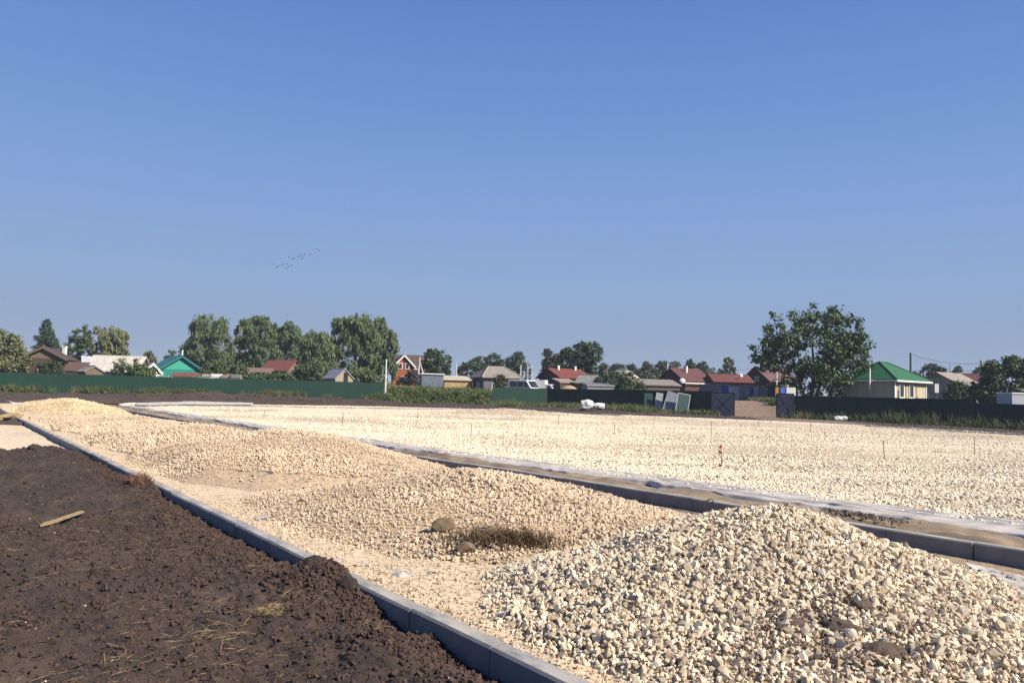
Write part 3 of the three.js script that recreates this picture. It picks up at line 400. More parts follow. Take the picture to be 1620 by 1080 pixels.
// --- far side of the field: kerb, soil berm, fences
const farKerb = (list, label) => kerb('far_kerb', list.map(([px, py]) => { const p = hit(px, py, 0.06); return [p.x, 0.06, p.z]; }), label, [M.kerbPale, M.kerb]);
farKerb([[205, 640], [400, 641.5], [620, 645], [770, 648]], 'pale kerb along the far rim of the field before the green fence');
farKerb([[866, 650], [1000, 657.5]], 'short far kerb run in front of the white rubbish bag');
farKerb([[1370, 672.5], [1480, 679], [1620, 686.5], [1700, 691]], 'far kerb run in front of the dark fence and its weeds');
{
  const bumpTab = [[-60, 0.75], [-40, 0.7], [-30, 0.62], [-26.5, 0.7], [-24.5, 1.0], [-22.5, 0.75], [-18, 0.62], [-11, 0.55], [-9, 0.3], [-4, 0.42], [1, 0.3], [8, 0.22], [20, 0.12], [24, 0.12], [60, 0.16]];
  structure('soil_berm', sheet(graded(-70, 70, 0.35, 0.35), graded(0, 1, 0.05, 0.05), (x, t) => { const za = farZ(x) - 0.1, zb = fenceZ(x) - 0.8, z = mix(za, zb, t); const k = Math.sin(Math.PI * clamp(t * 1.25)) ** 0.7 || 0; return [x, -0.08 + (lerpTable(bumpTab, x) * (0.55 + 0.9 * fbm(x * 0.55, z * 0.7, 4, 120))) * k + 0.08 * (fbm(x * 3, z * 3, 3, 121) - 0.5) * (t > 0 ? 1 : 0), z]; },
    (x, t, p) => mix3(mix3([0.05, 0.033, 0.025], [0.095, 0.062, 0.042], fbm(p[0] * 0.8, p[2] * 0.8, 4, 122)), [0.27, 0.185, 0.125], smooth(3.4, 2, Math.abs(p[0] - 20.8)))), M.soil);
  const r = rng(44), items = []; for (let i = 0; i < 5000; i++) { const x = -45 + 90 * r(), t = 0.1 + 0.6 * r(), z = mix(farZ(x), fenceZ(x), t); if (Math.abs(x - 20.8) < 3) continue; const k = Math.sin(Math.PI * clamp(t * 1.25)) ** 0.7, s = 0.05 + 0.16 * r() ** 3, c = 0.6 + 0.7 * r(); items.push({ p: v3(x, -0.08 + lerpTable(bumpTab, x) * (0.55 + 0.9 * fbm(x * 0.55, z * 0.7, 4, 120)) * k, z), q: randQ(r), s: v3(s * 1.2, s, s), c: [0.085 * c, 0.055 * c, 0.04 * c] }); }
  tag(instanced('berm_clods', stoneGeo(70, 24), M.stone, items), 'lumps of dug earth on the berm before the green fence', 'soil');
}
// loose white fabric at the far left corner
function farSheet(pts, label, seed) { const w = pts.map(([px, py, y]) => hit(px, py, y)); const g = sheet(graded(0, 1, 0.04, 0.04), graded(0, 1, 0.15, 0.15), (a, b) => { const i = Math.min(w.length / 2 - 2, Math.floor(a * (w.length / 2 - 1))), t = a * (w.length / 2 - 1) - i, P = w[i].clone().lerp(w[i + 1], t), Q = w[w.length - 1 - i].clone().lerp(w[w.length - 2 - i], t); const o = P.lerp(Q, b); return [o.x, o.y + 0.06 * (fbm(a * 9, b * 3, 3, seed) - 0.3), o.z]; }); tag(mesh('geotextile_scrap', g, M.cloth), label, 'geotextile', 'torn geotextile scraps'); }
farSheet([[215, 637, 0.12], [300, 635, 0.22], [400, 637, 0.15], [400, 640, 0.07], [300, 640, 0.07], [215, 641, 0.07]], 'white geotextile lying along the far soil berm', 21);
farSheet([[6, 632, 0.4], [22, 636.5, 0.25], [41, 637, 0.2], [41, 641.5, 0.1], [24, 641, 0.12], [8, 634.5, 0.3]], 'white geotextile strip on the soil beyond the farthest heap', 22);

const sheetPanel = (() => { // ribbed steel sheet, 1.15 m wide, 1 m high (scaled to the fence)
  const pts = [], n = 9, w = 1.16 / n; for (let i = 0; i < n; i++) { const x = -0.58 + i * w; pts.push([x, 0], [x + w * 0.3, 0], [x + w * 0.42, 0.01], [x + w * 0.78, 0.01], [x + w * 0.9, 0]); } pts.push([0.58, 0]);
  const s = new THREE.Shape(); pts.forEach(([x, z], i) => (i ? s.lineTo(x, z) : s.moveTo(x, z))); [...pts].reverse().forEach(([x, z]) => s.lineTo(x, z - 0.003));
  const g = new THREE.ExtrudeGeometry(s, { depth: 1, bevelEnabled: false }); g.rotateX(-Math.PI / 2); return metreUV(g);
})();
const fenceGreens = [[0.0015, 0.038, 0.025], [0.0015, 0.036, 0.024], [0.0015, 0.04, 0.026]].map((c, i) => mat('fenceGreen' + i, c, { roughness: 0.85 }));
const fenceDark = [[0.006, 0.03, 0.026], [0.006, 0.028, 0.025], [0.006, 0.032, 0.027]].map((c, i) => mat('fenceDark' + i, c, { roughness: 0.8 }));
const steel = mat('steel', [0.12, 0.1, 0.09], { roughness: 0.7, metalness: 0.3 });
function fence(a, b, topA, topB, label, tones, postRise = () => -0.05) { // a, b: [px, depth]
  const A = at(a[0], topA, a[1]), B = at(b[0], topB, b[1]), L = Math.hypot(B.x - A.x, B.z - A.z), n = Math.max(1, Math.round(L / 1.12)), turn = Math.atan2(-(B.z - A.z), B.x - A.x), root = thing('sheet_fence', A.x, -0.3, A.z, turn, label, 'fence', 'steel sheet fences round the site'); const r = rng(Math.round(a[0] + 500));
  for (let i = 0; i < n; i++) { const t = (i + 0.5) / n, m = mesh('fence_panel', sheetPanel, tones[(r() * tones.length) | 0], root); m.position.set(L * t, 0, (i & 1) * 0.004); m.scale.set(L / n / 1.12, mix(A.y, B.y, t) + 0.3 + (r() - 0.5) * 0.03, 1); m.rotation.z = (r() - 0.5) * 0.006; }
  for (let i = 0; i <= n; i += 2) { const h = mix(A.y, B.y, i / n) + 0.3; mesh('post', box(0.06, h + postRise(i), 0.06, L * i / n, (h + postRise(i)) / 2, -0.06), steel, root); }
  for (const k of [0.2, 0.8]) mesh('rail', bar([0, k * (A.y + 0.3), -0.03], [L, k * (B.y + 0.3), -0.03], 0.02, 0.02, 5), steel, root);
  return root;
}
fence([-60, 62.6], [607, 72], 587, 605.5, 'long green steel sheet fence behind the soil berm', fenceGreens);
fence([780, 73], [866, 74.8], 612, 614.5, 'short bright green sheet fence beside the grassy gap', fenceGreens);
fence([866, 75], [1128, 66], 614.5, 618.5, 'dark sheet fence with loose panels leaning on it', fenceDark);
fence([1258, 64], [1545, 52.5], 625.5, 632, 'dark sheet fence in front of the green roofed house', fenceDark, (i) => (i === 8 || i === 10 || i === 12 ? 0.55 : -0.05));
fence([1545, 52.4], [1740, 46.5], 637, 643, 'lower dark sheet fence in front of the grey container', fenceDark);
{ const p = at(613, 620, 72); const g = thing('fence_post', p.x, -0.3, p.z, 0, 'rusty post with a thin rail at the open end of the green fence', 'post'); mesh('post', box(0.12, 2.2, 0.12, 0, 1.1, 0), mat('rustPost', [0.13, 0.075, 0.06]), g); mesh('rail', bar([0, 2.1, 0], [2.6, 1.95, -0.6], 0.035, 0.03, 6), M.woodGrey, g); }
// gate leaves
function gateLeaf(pxH, dH, pxF, dF, top, label) {
  const A = at(pxH, top, dH), B = at(pxF, top, dF), w = Math.hypot(B.x - A.x, B.z - A.z), h = A.y + 0.12, root = thing('gate_leaf', A.x, -0.06, A.z, Math.atan2(-(B.z - A.z), B.x - A.x), label, 'gate', 'leaves of the site gate');
  mesh('sheet', box(w - 0.06, h - 0.1, 0.02, w / 2, h / 2, 0), mat('gateSheet', [0.22, 0.23, 0.26], { roughness: 0.6, map: tx.mottle }), root);
  const fr = mat('gateFrame', [0.03, 0.03, 0.035], { roughness: 0.6 });
  for (const x of [0.04, w - 0.04]) mesh('stile', box(0.08, h, 0.06, x, h / 2, 0.022), fr, root);
  for (const y of [0.04, h - 0.04]) mesh('rail', box(w - 0.16, 0.08, 0.055, w / 2, y, 0.022), fr, root);
  mesh('brace', bar([0.08, 0.08, 0.045], [w - 0.08, h - 0.08, 0.045], 0.03, 0.03, 5), fr, root); mesh('brace', bar([0.08, h - 0.08, 0.05], [w - 0.08, 0.08, 0.05], 0.03, 0.03, 5), fr, root);
  return root;
}
gateLeaf(1125, 66, 1163, 65, 621.5, 'open grey gate leaf with dark cross brace beside the leaning panels');
{ const g = gateLeaf(1229, 65.6, 1257, 64, 623, 'open grey gate leaf with poles leaning beside the weeds'); for (let i = 0; i < 3; i++) tag(mesh('leaning_pole', bar([0.35 + i * 0.28, 0.05, 0.42], [0.75 + i * 0.33, 1.0 + 0.25 * i, 0.09], 0.022, 0.02, 6).applyMatrix4(new THREE.Matrix4().makeRotationY(g.rotation.y)).translate(g.position.x, g.position.y, g.position.z), mat('paleTube', [0.55, 0.55, 0.55], { roughness: 0.5 })), 'thin pale pole leaning on the gate leaf', 'pole', 'poles leaning on the gate leaf'); }
for (const [px, w, top, lean, rgb, frame, label] of [[1026, 0.75, 622, 0.0, [0.02, 0.075, 0.065], 0, 'dark green loose panel leaning on the dark fence'], [1041, 0.62, 621, 0.14, [0.45, 0.47, 0.46], 0, 'narrow pale grey loose panel leaning on the dark fence'], [1060, 1.15, 619, 0.3, [0.3, 0.32, 0.37], 0, 'tilted wide grey loose panel leaning on the dark fence'], [1079, 1.1, 622, 0.18, [0.05, 0.11, 0.095], 1, 'grey framed green loose panel leaning on the dark fence']]) {
  const d = mix(75, 66, (px - 866) / 262) - 0.9, p = at(px, top, d), h = p.y + 0.25, root = thing('loose_panel', p.x - lean * 0.9, -0.2, p.z + 0.35, TRACK_TURN * 0.4 - 0.35, label, 'panel', 'loose panels leaning on the fence');
  const tilt = new THREE.Matrix4().makeRotationFromEuler(new THREE.Euler(-0.22, 0, -lean)); mesh('sheet', box(w, h, 0.03, 0, h / 2, 0).applyMatrix4(tilt), mat('loose' + px, rgb, { roughness: 0.55, map: tx.mottle }), root);
  if (frame) for (const [bw, bh, x, y] of [[0.07, h, -w / 2 + 0.035, h / 2], [0.07, h, w / 2 - 0.035, h / 2], [w - 0.14, 0.07, 0, h - 0.035]]) mesh('frame', box(bw, bh, 0.05, x, y, 0.012).applyMatrix4(tilt), mat('looseFrame', [0.42, 0.43, 0.42], { roughness: 0.6 }), root);
}
// rubbish on a dark mound
{ const p = hit(938, 651, 0.05), r = rng(71), g0 = sheet(graded(-1, 1, 0.07, 0.07), graded(-1, 1, 0.1, 0.1), (a, b) => [a * 1.4, -0.1 + 0.75 * Math.max(0, 1 - Math.hypot(a, b)) * (0.6 + 0.8 * fbm(a * 3, b * 3, 3, 5)), b * 1.0]); tag(mesh('earth_mound', g0, mat('mound', [0.05, 0.036, 0.03], { map: tx.soil })), 'dark earth mound with white rubbish before the fence', 'mound').position.copy(p);
  const crumple = (w, h, d, s) => { const g = new THREE.IcosahedronGeometry(0.5, 4), q = g.attributes.position; for (let i = 0; i < q.count; i++) { const a = v3().fromBufferAttribute(q, i); const k = 0.75 + 0.6 * fbm(a.x * 5 + s, a.y * 5 + a.z * 4, 3, s); q.setXYZ(i, clamp(a.x * 1.25, -0.5, 0.5) * k * w, clamp(a.y * 1.2, -0.45, 0.5) * k * h, a.z * k * d); } g.computeVertexNormals(); return g; };
  tag(mesh('rubbish_sack', crumple(0.85, 0.72, 0.5, 3), mat('sack', [0.68, 0.68, 0.66], { roughness: 0.7 })), 'tall white plastic sack standing on the dark earth mound', 'sack').position.set(p.x - 0.5, 0.62, p.z + 0.35);
  tag(mesh('rubbish_sack', crumple(0.8, 0.4, 0.5, 8), mat('sack', [0.66, 0.66, 0.64])), 'crumpled flat white sack slumped on the dark earth mound', 'sack').position.set(p.x + 0.45, 0.55, p.z + 0.35);
  const w = hit(1337, 666, 0); tag(mesh('rubbish_sack', crumple(0.9, 0.35, 0.6, 12), mat('sack', [0.6, 0.6, 0.58])), 'small white sack lying in the weeds by the dark fence', 'sack').position.set(w.x, 0.15, w.z - 0.6); }

// --- weeds and grass
const tuftGeo = (seed, n, spread, lean) => { const r = rng(seed); return blades(n, r, () => { const k = 0.8 + 0.4 * r(); return { b: [(r() - 0.5) * spread, 0, (r() - 0.5) * spread], h: 0.5 + 0.5 * r(), dir: r() * 6.28, lean: lean * (0.3 + r()), w: 0.025 + 0.02 * r(), c: [k, k, k] }; }); };
const weedTuft = tuftGeo(1, 16, 0.45, 0.5), grassTuft = tuftGeo(2, 22, 0.6, 0.6);
const bermTop = (x, z) => { const za = farZ(x), zb = fenceZ(x); return Math.max(G(x, z) + 0.02, -0.15); };
function weeds(name, n, seed, pick, label, category) { const r = rng(seed), items = []; for (let i = 0; i < n * 4 && items.length < n; i++) { const o = pick(r); if (!o) continue; items.push({ p: v3(o.x, o.y, o.z), q: yaw(r() * 6.28, 0.12 * r(), r() * 6), s: v3(o.w, o.h, o.w), c: o.c }); } return tag(instanced(name, o2(name), bladeMat, items), label, category); }
const o2 = (n) => (n === 'weeds' ? weedTuft : grassTuft);
const green = (r, a = 1) => { const k = (0.65 + 0.7 * r()) * a; return r() < 0.72 ? [0.055 * k, 0.09 * k, 0.023 * k] : [0.14 * k, 0.12 * k, 0.055 * k]; };
weeds('weeds', 2200, 101, (r) => { const x = -48 + 37 * r(); const z = fenceZ(x) + 0.3 + 2.2 * r() * r(); if (fbm(x * 0.35, 1, 3, 130) < 0.3 + 0.24 * r()) return null; return { x, y: 0.32 + 0.28 * r(), z, h: 0.22 + 0.6 * r() ** 2, w: 0.6 + 0.5 * r(), c: green(r) }; }, 'patchy weeds at the foot of the long green fence', 'weeds');
weeds('weeds', 2600, 102, (r) => { const x = at(782, 620, 72).x + (at(1122, 620, 65).x - at(782, 620, 72).x) * r(); const z = fenceZ(x) + 0.3 + (x < 13 ? 6.5 : 4) * r() ** 1.3; const k = 0.5 + 0.8 * fbm(x * 0.4, z * 0.4, 3, 131); return { x, y: -0.1, z, h: (0.35 + 0.75 * r()) * k * (x > 12 ? 0.7 : 1), w: 0.7 + 0.5 * r(), c: green(r, 1.25) }; }, 'lush green weeds in front of the short bright fence', 'weeds');
weeds('weeds', 1100, 103, (r) => { const t = r(), x = mix(at(1262, 620, 63).x, at(1700, 620, 47).x, t); const z = fenceZ(x) + 0.3 + 3.4 * r() ** 1.4; const k = 0.5 + 0.9 * fbm(x * 0.6, z * 0.4, 3, 132); return { x: x - 1.2 * r(), y: -0.12, z, h: (0.15 + 0.8 * r() ** 3) * k * 1.2, w: 0.6 + 0.5 * r(), c: green(r, 0.95) }; }, 'dry mixed weeds at the foot of the dark fence', 'weeds');
weeds('grass', 3000, 104, (r) => { const z = -73.6 - 11 * r(), x = at(mix(600, 800, r()), 620, -z).x; return { x, y: G(x, z) - 0.05, z, h: 0.22 + 0.6 * r() ** 2 * (0.5 + fbm(x * 0.4, z * 0.4, 3, 133)), w: 0.9 + 0.6 * r(), c: green(r, 1.6) }; }, 'tall grass on the bank in the gap between the fences', 'grass');
weeds('grass', 1800, 105, (r) => { const z = -69 - 14 * r(), x = at(mix(1100, 1330, r()), 620, -z).x; if (Math.abs(x - mix(20.5, 22.5, (-z - 60) / 30)) < 2.2) return null; return { x, y: G(x, z) - 0.05, z, h: 0.25 + 0.4 * r(), w: 0.8 + 0.5 * r(), c: green(r) }; }, 'short grass beside the dirt road beyond the gate', 'grass');
weeds('grass', 3600, 106, (r) => { const z = -76 - 40 * r(), x = at(mix(-60, 1680, r()), 620, -z).x; if (Math.abs(x - mix(20.5, 22.5, (-z - 60) / 30)) < 2.6) return null; return { x, y: G(x, z) - 0.05, z, h: 0.3 + 0.6 * r(), w: 0.9 + 0.6 * r(), c: green(r) }; }, 'rough grass between the houses behind the fences', 'grass');
// ---------------------------------------------------------------- village behind the fences
const roofMat = (k, c, o) => mat('roof_' + k, c, { map: tx.mottle, roughness: 0.8, ...o }), wallMat = (k, c, o) => mat('wall_' + k, c, { map: tx.mottle, ...o });
const glassDark = mat('glassDark', [0.02, 0.025, 0.03], { roughness: 0.08 }), whitePaint = mat('whitePaint', [0.72, 0.72, 0.7], { roughness: 0.6 });
function addWindow(root, face, L, D, t, y, w, h, frameMat = whitePaint) { // face x-, x+, z-, z+ ; t along the face, y height of its middle
  const ry = { 'z+': 0, 'x+': Math.PI / 2, 'z-': Math.PI, 'x-': -Math.PI / 2 }[face], off = face[0] === 'z' ? D / 2 : L / 2, f = 0.09;
  const M4 = new THREE.Matrix4().makeRotationY(ry).multiply(new THREE.Matrix4().makeTranslation(t, y, off));
  const fr = merge([box(w, f, 0.08, 0, h / 2 - f / 2, 0.04), box(w + 0.1, f, 0.12, 0, -h / 2 + f / 2, 0.06), box(f, h - 2 * f, 0.08, -w / 2 + f / 2, 0, 0.04), box(f, h - 2 * f, 0.08, w / 2 - f / 2, 0, 0.04), box(0.06, h - 2 * f, 0.06, 0, 0, 0.035)]).applyMatrix4(M4);
  const win = mesh('window', fr, frameMat, root); mesh('pane', box(w - 2 * f, h - 2 * f, 0.02, 0, 0, 0.015).applyMatrix4(M4), glassDark, win);
}
function house(o) {
  const p = at(o.px, 600, o.d), y0 = G(p.x, p.z) - 0.15, eave = at(o.px, o.eave, o.d).y - y0, top = at(o.px, o.ridge, o.d).y - y0, root = thing(o.name ?? 'house', p.x, y0, p.z, o.turn ?? TRACK_TURN, o.label, o.category ?? 'house', o.group), { L, D } = o, ov = o.over ?? 0.3;
  if (o.flat) { mesh('wall', box(L, eave, D, 0, eave / 2, 0), o.wall, root); const rf = mesh('roof', hull([[-L / 2 - ov, eave, D / 2 + ov], [L / 2 + ov, eave, D / 2 + ov], [-L / 2 - ov, eave + 0.12, D / 2 + ov], [L / 2 + ov, eave + 0.12, D / 2 + ov], [-L / 2 - ov, top - 0.12, -D / 2 - ov], [L / 2 + ov, top - 0.12, -D / 2 - ov], [-L / 2 - ov, top, -D / 2 - ov], [L / 2 + ov, top, -D / 2 - ov]].map(([x, y, z]) => [x, y + 0.003, z])), o.roof, root); }
  else if (o.hip) {
    mesh('wall', box(L, eave, D, 0, eave / 2, 0), o.wall, root); const a = L / 2 + ov, b = D / 2 + ov, rl = o.hip / 2;
    mesh('roof', hull([[-a, eave, -b], [a, eave, -b], [-a, eave, b], [a, eave, b], [-a, eave + 0.1, -b], [a, eave + 0.1, -b], [-a, eave + 0.1, b], [a, eave + 0.1, b], [-rl, top, 0], [rl, top, 0]].map(([x, y, z]) => [x, y + 0.003, z])), o.roof, root);
    const rc = o.ridgeMat ?? o.roof; for (const sx of [-1, 1]) for (const sz of [-1, 1]) mesh('hip_cap', bar([sx * a, eave + 0.12, sz * b], [sx * rl, top + 0.02, 0], 0.07, 0.07, 6), rc, root); mesh('ridge_cap', bar([-rl, top + 0.02, 0], [rl, top + 0.02, 0], 0.07, 0.07, 6), rc, root);
  } else {
    const s = new THREE.Shape(); s.moveTo(-D / 2, 0); s.lineTo(D / 2, 0); s.lineTo(D / 2, eave); s.lineTo(0, top - 0.12); s.lineTo(-D / 2, eave);
    const g = new THREE.ExtrudeGeometry(s, { depth: L, bevelEnabled: false }); g.rotateY(Math.PI / 2); g.translate(-L / 2, 0, 0); mesh('wall', metreUV(g), o.wall, root);
    if (o.gable) { for (const sx of [-1, 1]) mesh('gable', hull([[sx * (L / 2 + 0.003), eave, -D / 2 + 0.05], [sx * (L / 2 + 0.003), eave, D / 2 - 0.05], [sx * (L / 2 + 0.003), top - 0.2, 0], [sx * (L / 2 + 0.03), eave, -D / 2 + 0.05], [sx * (L / 2 + 0.03), eave, D / 2 - 0.05], [sx * (L / 2 + 0.03), top - 0.2, 0]]), o.gable, root); }
    const rise = top - 0.12 - eave, run = D / 2, ang = Math.atan2(rise, run), len = Math.hypot(rise, run) + ov; const rf = [];
    for (const sz of [-1, 1]) { const sl = box(L + 2 * ov, 0.1, len, 0, 0.055, sz * len / 2); sl.rotateX(sz * ang); sl.translate(0, top - 0.115, 0); rf.push(sl); }
    const roof = mesh('roof', rf[0], o.roof, root); mesh('roof', rf[1], o.roof, root); mesh('ridge_cap', bar([-L / 2 - ov, top - 0.01, 0], [L / 2 + ov, top - 0.01, 0], 0.07, 0.07, 6), o.ridgeMat ?? o.roof, root);
    if (o.trim) for (const sx of [-1, 1]) for (const sz of [-1, 1]) { const b = box(0.05, 0.2, len, 0, 0, sz * len / 2); b.rotateX(sz * ang); b.translate(sx * (L / 2 + ov + 0.028), top - 0.09, 0); mesh('bargeboard', b, o.trim, root); }
    if (o.gutter) mesh('gutter', box(L + 2 * ov, 0.12, 0.1, 0, eave - ov * rise / run - 0.08, D / 2 + ov + 0.04), o.gutter, root);
  }
  for (const w of o.windows ?? []) addWindow(root, w[0], L, D, w[1], w[2], w[3], w[4], w[5]);
  for (const [x, z, h, w, m] of o.chimneys ?? []) { const ch = mesh('chimney', merge([box(w, h, w, x, top - 0.6 + h / 2, z), box(w * 1.25, 0.08, w * 1.25, x, top - 0.6 + h + 0.043, z)]), m, root); }
  if (o.door) { const [face, t, w, h, m] = o.door, ry = { 'z+': 0, 'x+': Math.PI / 2, 'z-': Math.PI, 'x-': -Math.PI / 2 }[face], off = face[0] === 'z' ? D / 2 : L / 2; mesh('door', box(w, h, 0.06, 0, 0, 0.032).applyMatrix4(new THREE.Matrix4().makeRotationY(ry).multiply(new THREE.Matrix4().makeTranslation(t, h / 2, off))), m, root); }
  if (o.extra) o.extra(root, eave, top, y0); return root;
}
const brickRed = wallMat('brick', [0.42, 0.1, 0.05], { map: tx.brick }), boards = wallMat('boards', [0.2, 0.16, 0.13], { map: tx.wood }), pale = wallMat('pale', [0.55, 0.5, 0.43]), greyWall = wallMat('greyWall', [0.3, 0.3, 0.31]), darkWood = wallMat('darkWood', [0.09, 0.065, 0.05], { map: tx.wood }), slate = roofMat('slate', [0.3, 0.26, 0.22]), metalGrey = roofMat('metalGrey', [0.33, 0.34, 0.37], { roughness: 0.5 });
const blueDoor = mat('blueDoor', [0.04, 0.1, 0.42], { roughness: 0.6 }), paleDoor = mat('paleDoor', [0.62, 0.68, 0.7], { roughness: 0.6 });
house({ px: 76, d: 84, turn: -Math.PI / 2 + 0.32, L: 5.5, D: 4.1, eave: 568, ridge: 550, roof: roofMat('brown', [0.07, 0.05, 0.045]), wall: darkWood, gable: boards, label: 'brown wooden cottage with a steep gable behind the green fence', windows: [['x+', 0, 1.3, 0.9, 0.9]], trim: mat('trimBrown', [0.14, 0.09, 0.06]), over: 0.35 });
{ const p = at(101, 562, 86); tag(mesh('brick_chimney', merge([box(0.34, 3.2, 0.34, 0, 1.6, 0), box(0.42, 0.1, 0.42, 0, 3.24, 0)]), whitePaint), 'white chimney stack beside the brown cottage', 'chimney').position.set(p.x, at(101, 548, 86).y - 3.25, p.z); }
house({ name: 'lean_to', px: 119, d: 82, turn: 0.25, L: 1.9, D: 1.8, eave: 588, ridge: 572, flat: 1, roof: roofMat('rust', [0.13, 0.075, 0.06]), wall: darkWood, over: 0.1, label: 'dark brown lean-to between the cottage and the white roof', category: 'shed' });
house({ px: 187, d: 85, turn: 0.12, L: 5.0, D: 4.6, eave: 587, ridge: 563, roof: roofMat('white', [0.66, 0.6, 0.53]), wall: pale, label: 'low house with a wide whitish roof behind the bush', gable: boards, over: 0.3 });
house({ name: 'shed', px: 137, d: 88, turn: 0.5, L: 1.2, D: 1.4, eave: 576, ridge: 563, flat: 1, roof: roofMat('frost', [0.55, 0.58, 0.6]), wall: wallMat('frost', [0.5, 0.52, 0.53]), over: 0.08, label: 'small whitish metal shed left of the whitish roof', category: 'shed' });
house({ name: 'shed', px: 142, d: 78, turn: -0.75, L: 2.1, D: 1.6, eave: 588, ridge: 578.5, roof: roofMat('greyBrown', [0.33, 0.29, 0.26]), wall: boards, over: 0.15, label: 'little gabled shed with grey brown roof by the fence top', category: 'shed' });
house({ name: 'shed', px: 238, d: 77, turn: -Math.PI / 2 + 0.55, L: 2.4, D: 1.7, eave: 591, ridge: 574.5, roof: roofMat('whiteB', [0.68, 0.65, 0.6]), wall: wallMat('brownB', [0.17, 0.13, 0.11], { map: tx.wood }), trim: whitePaint, over: 0.1, label: 'small gabled shed with white roof and white trimmed brown gable', category: 'shed', extra: (g, e, t) => { for (const z of [-0.35, 0.1]) mesh('batten', box(0.05, e * 0.35, 0.09, 1.23, e * 0.95, z), whitePaint, g); mesh('sill', box(0.06, 0.1, 1.7, 1.235, e * 0.9, 0), whitePaint, g); } });
house({ px: 276, d: 90, turn: -Math.PI / 2 + 0.62, L: 5.5, D: 4.5, eave: 585, ridge: 563, roof: roofMat('teal', [0.02, 0.2, 0.2], { roughness: 0.5 }), wall: wallMat('tealWall', [0.02, 0.28, 0.22]), gable: mat('tealGable', [0.015, 0.3, 0.22], { roughness: 0.6 }), label: 'house with teal roof and bright teal gable', over: 0.35, trim: mat('tealTrim', [0.02, 0.14, 0.14]), extra: (g, e, t) => mesh('flue_pipe', bar([-0.6, t - 0.7, -0.8], [-0.6, t + 0.75, -0.8], 0.1, 0.1, 8), whitePaint, g) });
house({ name: 'shed', px: 293, d: 76, turn: 0.15, L: 2.3, D: 1.4, eave: 597, ridge: 589, flat: 1, roof: roofMat('maroonB', [0.2, 0.08, 0.06]), wall: wallMat('pinkish', [0.5, 0.36, 0.3]), over: 0.1, label: 'low pinkish shed under the teal gable', category: 'shed' });
{ const g = thing('picket_fence', at(250, 596, 74).x, 1.0, at(250, 596, 74).z, 0.05, 'low white picket fence beneath the teal house', 'fence'); for (let i = 0; i < 5; i++) mesh('picket', box(0.13, 1.1, 0.04, i * 0.31, 0.55 + 0.02 * (i % 2), 0), whitePaint, g); mesh('rail', box(1.5, 0.07, 0.03, 0.62, 0.6, -0.036), whitePaint, g); }
{ const r = rng(8); [[325, 'pale'], [341, 'white'], [357, 'pinkish'], [372, 'grey']].forEach(([px, k], i) => { const p = at(px, 600, 77), w = 0.9 + 0.4 * r(); tag(mesh('crate_stack', merge([box(w, 0.75, 0.7, 0, 0.38, 0), box(w * 0.8, 0.28 + 0.1 * i % 0.2, 0.6, 0.08, 0.9, 0, 0.1), box(w * 1.06, 0.05, 0.76, 0, 0.78, 0)]), [pale, whitePaint, mats.wall_pinkish, greyWall][i]), `${k} stacked yard crates showing over the green fence`, 'crates').position.set(p.x, G(p.x, p.z) + 0.2, p.z); }); }
house({ px: 446, d: 95, turn: TRACK_TURN - 0.95, L: 3.4, D: 3.4, eave: 586, ridge: 569.5, roof: roofMat('redB', [0.2, 0.06, 0.05]), wall: boards, gable: wallMat('woodPale', [0.28, 0.22, 0.17], { map: tx.wood }), label: 'low wooden house with red roof among the willows', windows: [['x+', 0, 2.2, 0.7, 0.6]] });
house({ name: 'shed', px: 396, d: 92, turn: 0.1, L: 4.6, D: 2.6, eave: 591, ridge: 581, flat: 1, roof: roofMat('pinkBrown', [0.26, 0.15, 0.12]), wall: boards, over: 0.2, label: 'long pinkish brown lean-to roof left of the red roof', category: 'shed' });
house({ name: 'shed', px: 535, d: 78, turn: -Math.PI / 2 + 0.75, L: 2.3, D: 2.0, eave: 599, ridge: 583, roof: metalGrey, wall: wallMat('shedPale', [0.42, 0.38, 0.33], { map: tx.wood }), over: 0.12, label: 'grey roofed wooden shed with a slab painted dark as a loft opening', category: 'shed', door: ['x+', 0.15, 0.45, 1.9, mat('paintedHole', [0.015, 0.013, 0.012])] });  // flat slab on the wall, coloured dark to stand in for interior shade
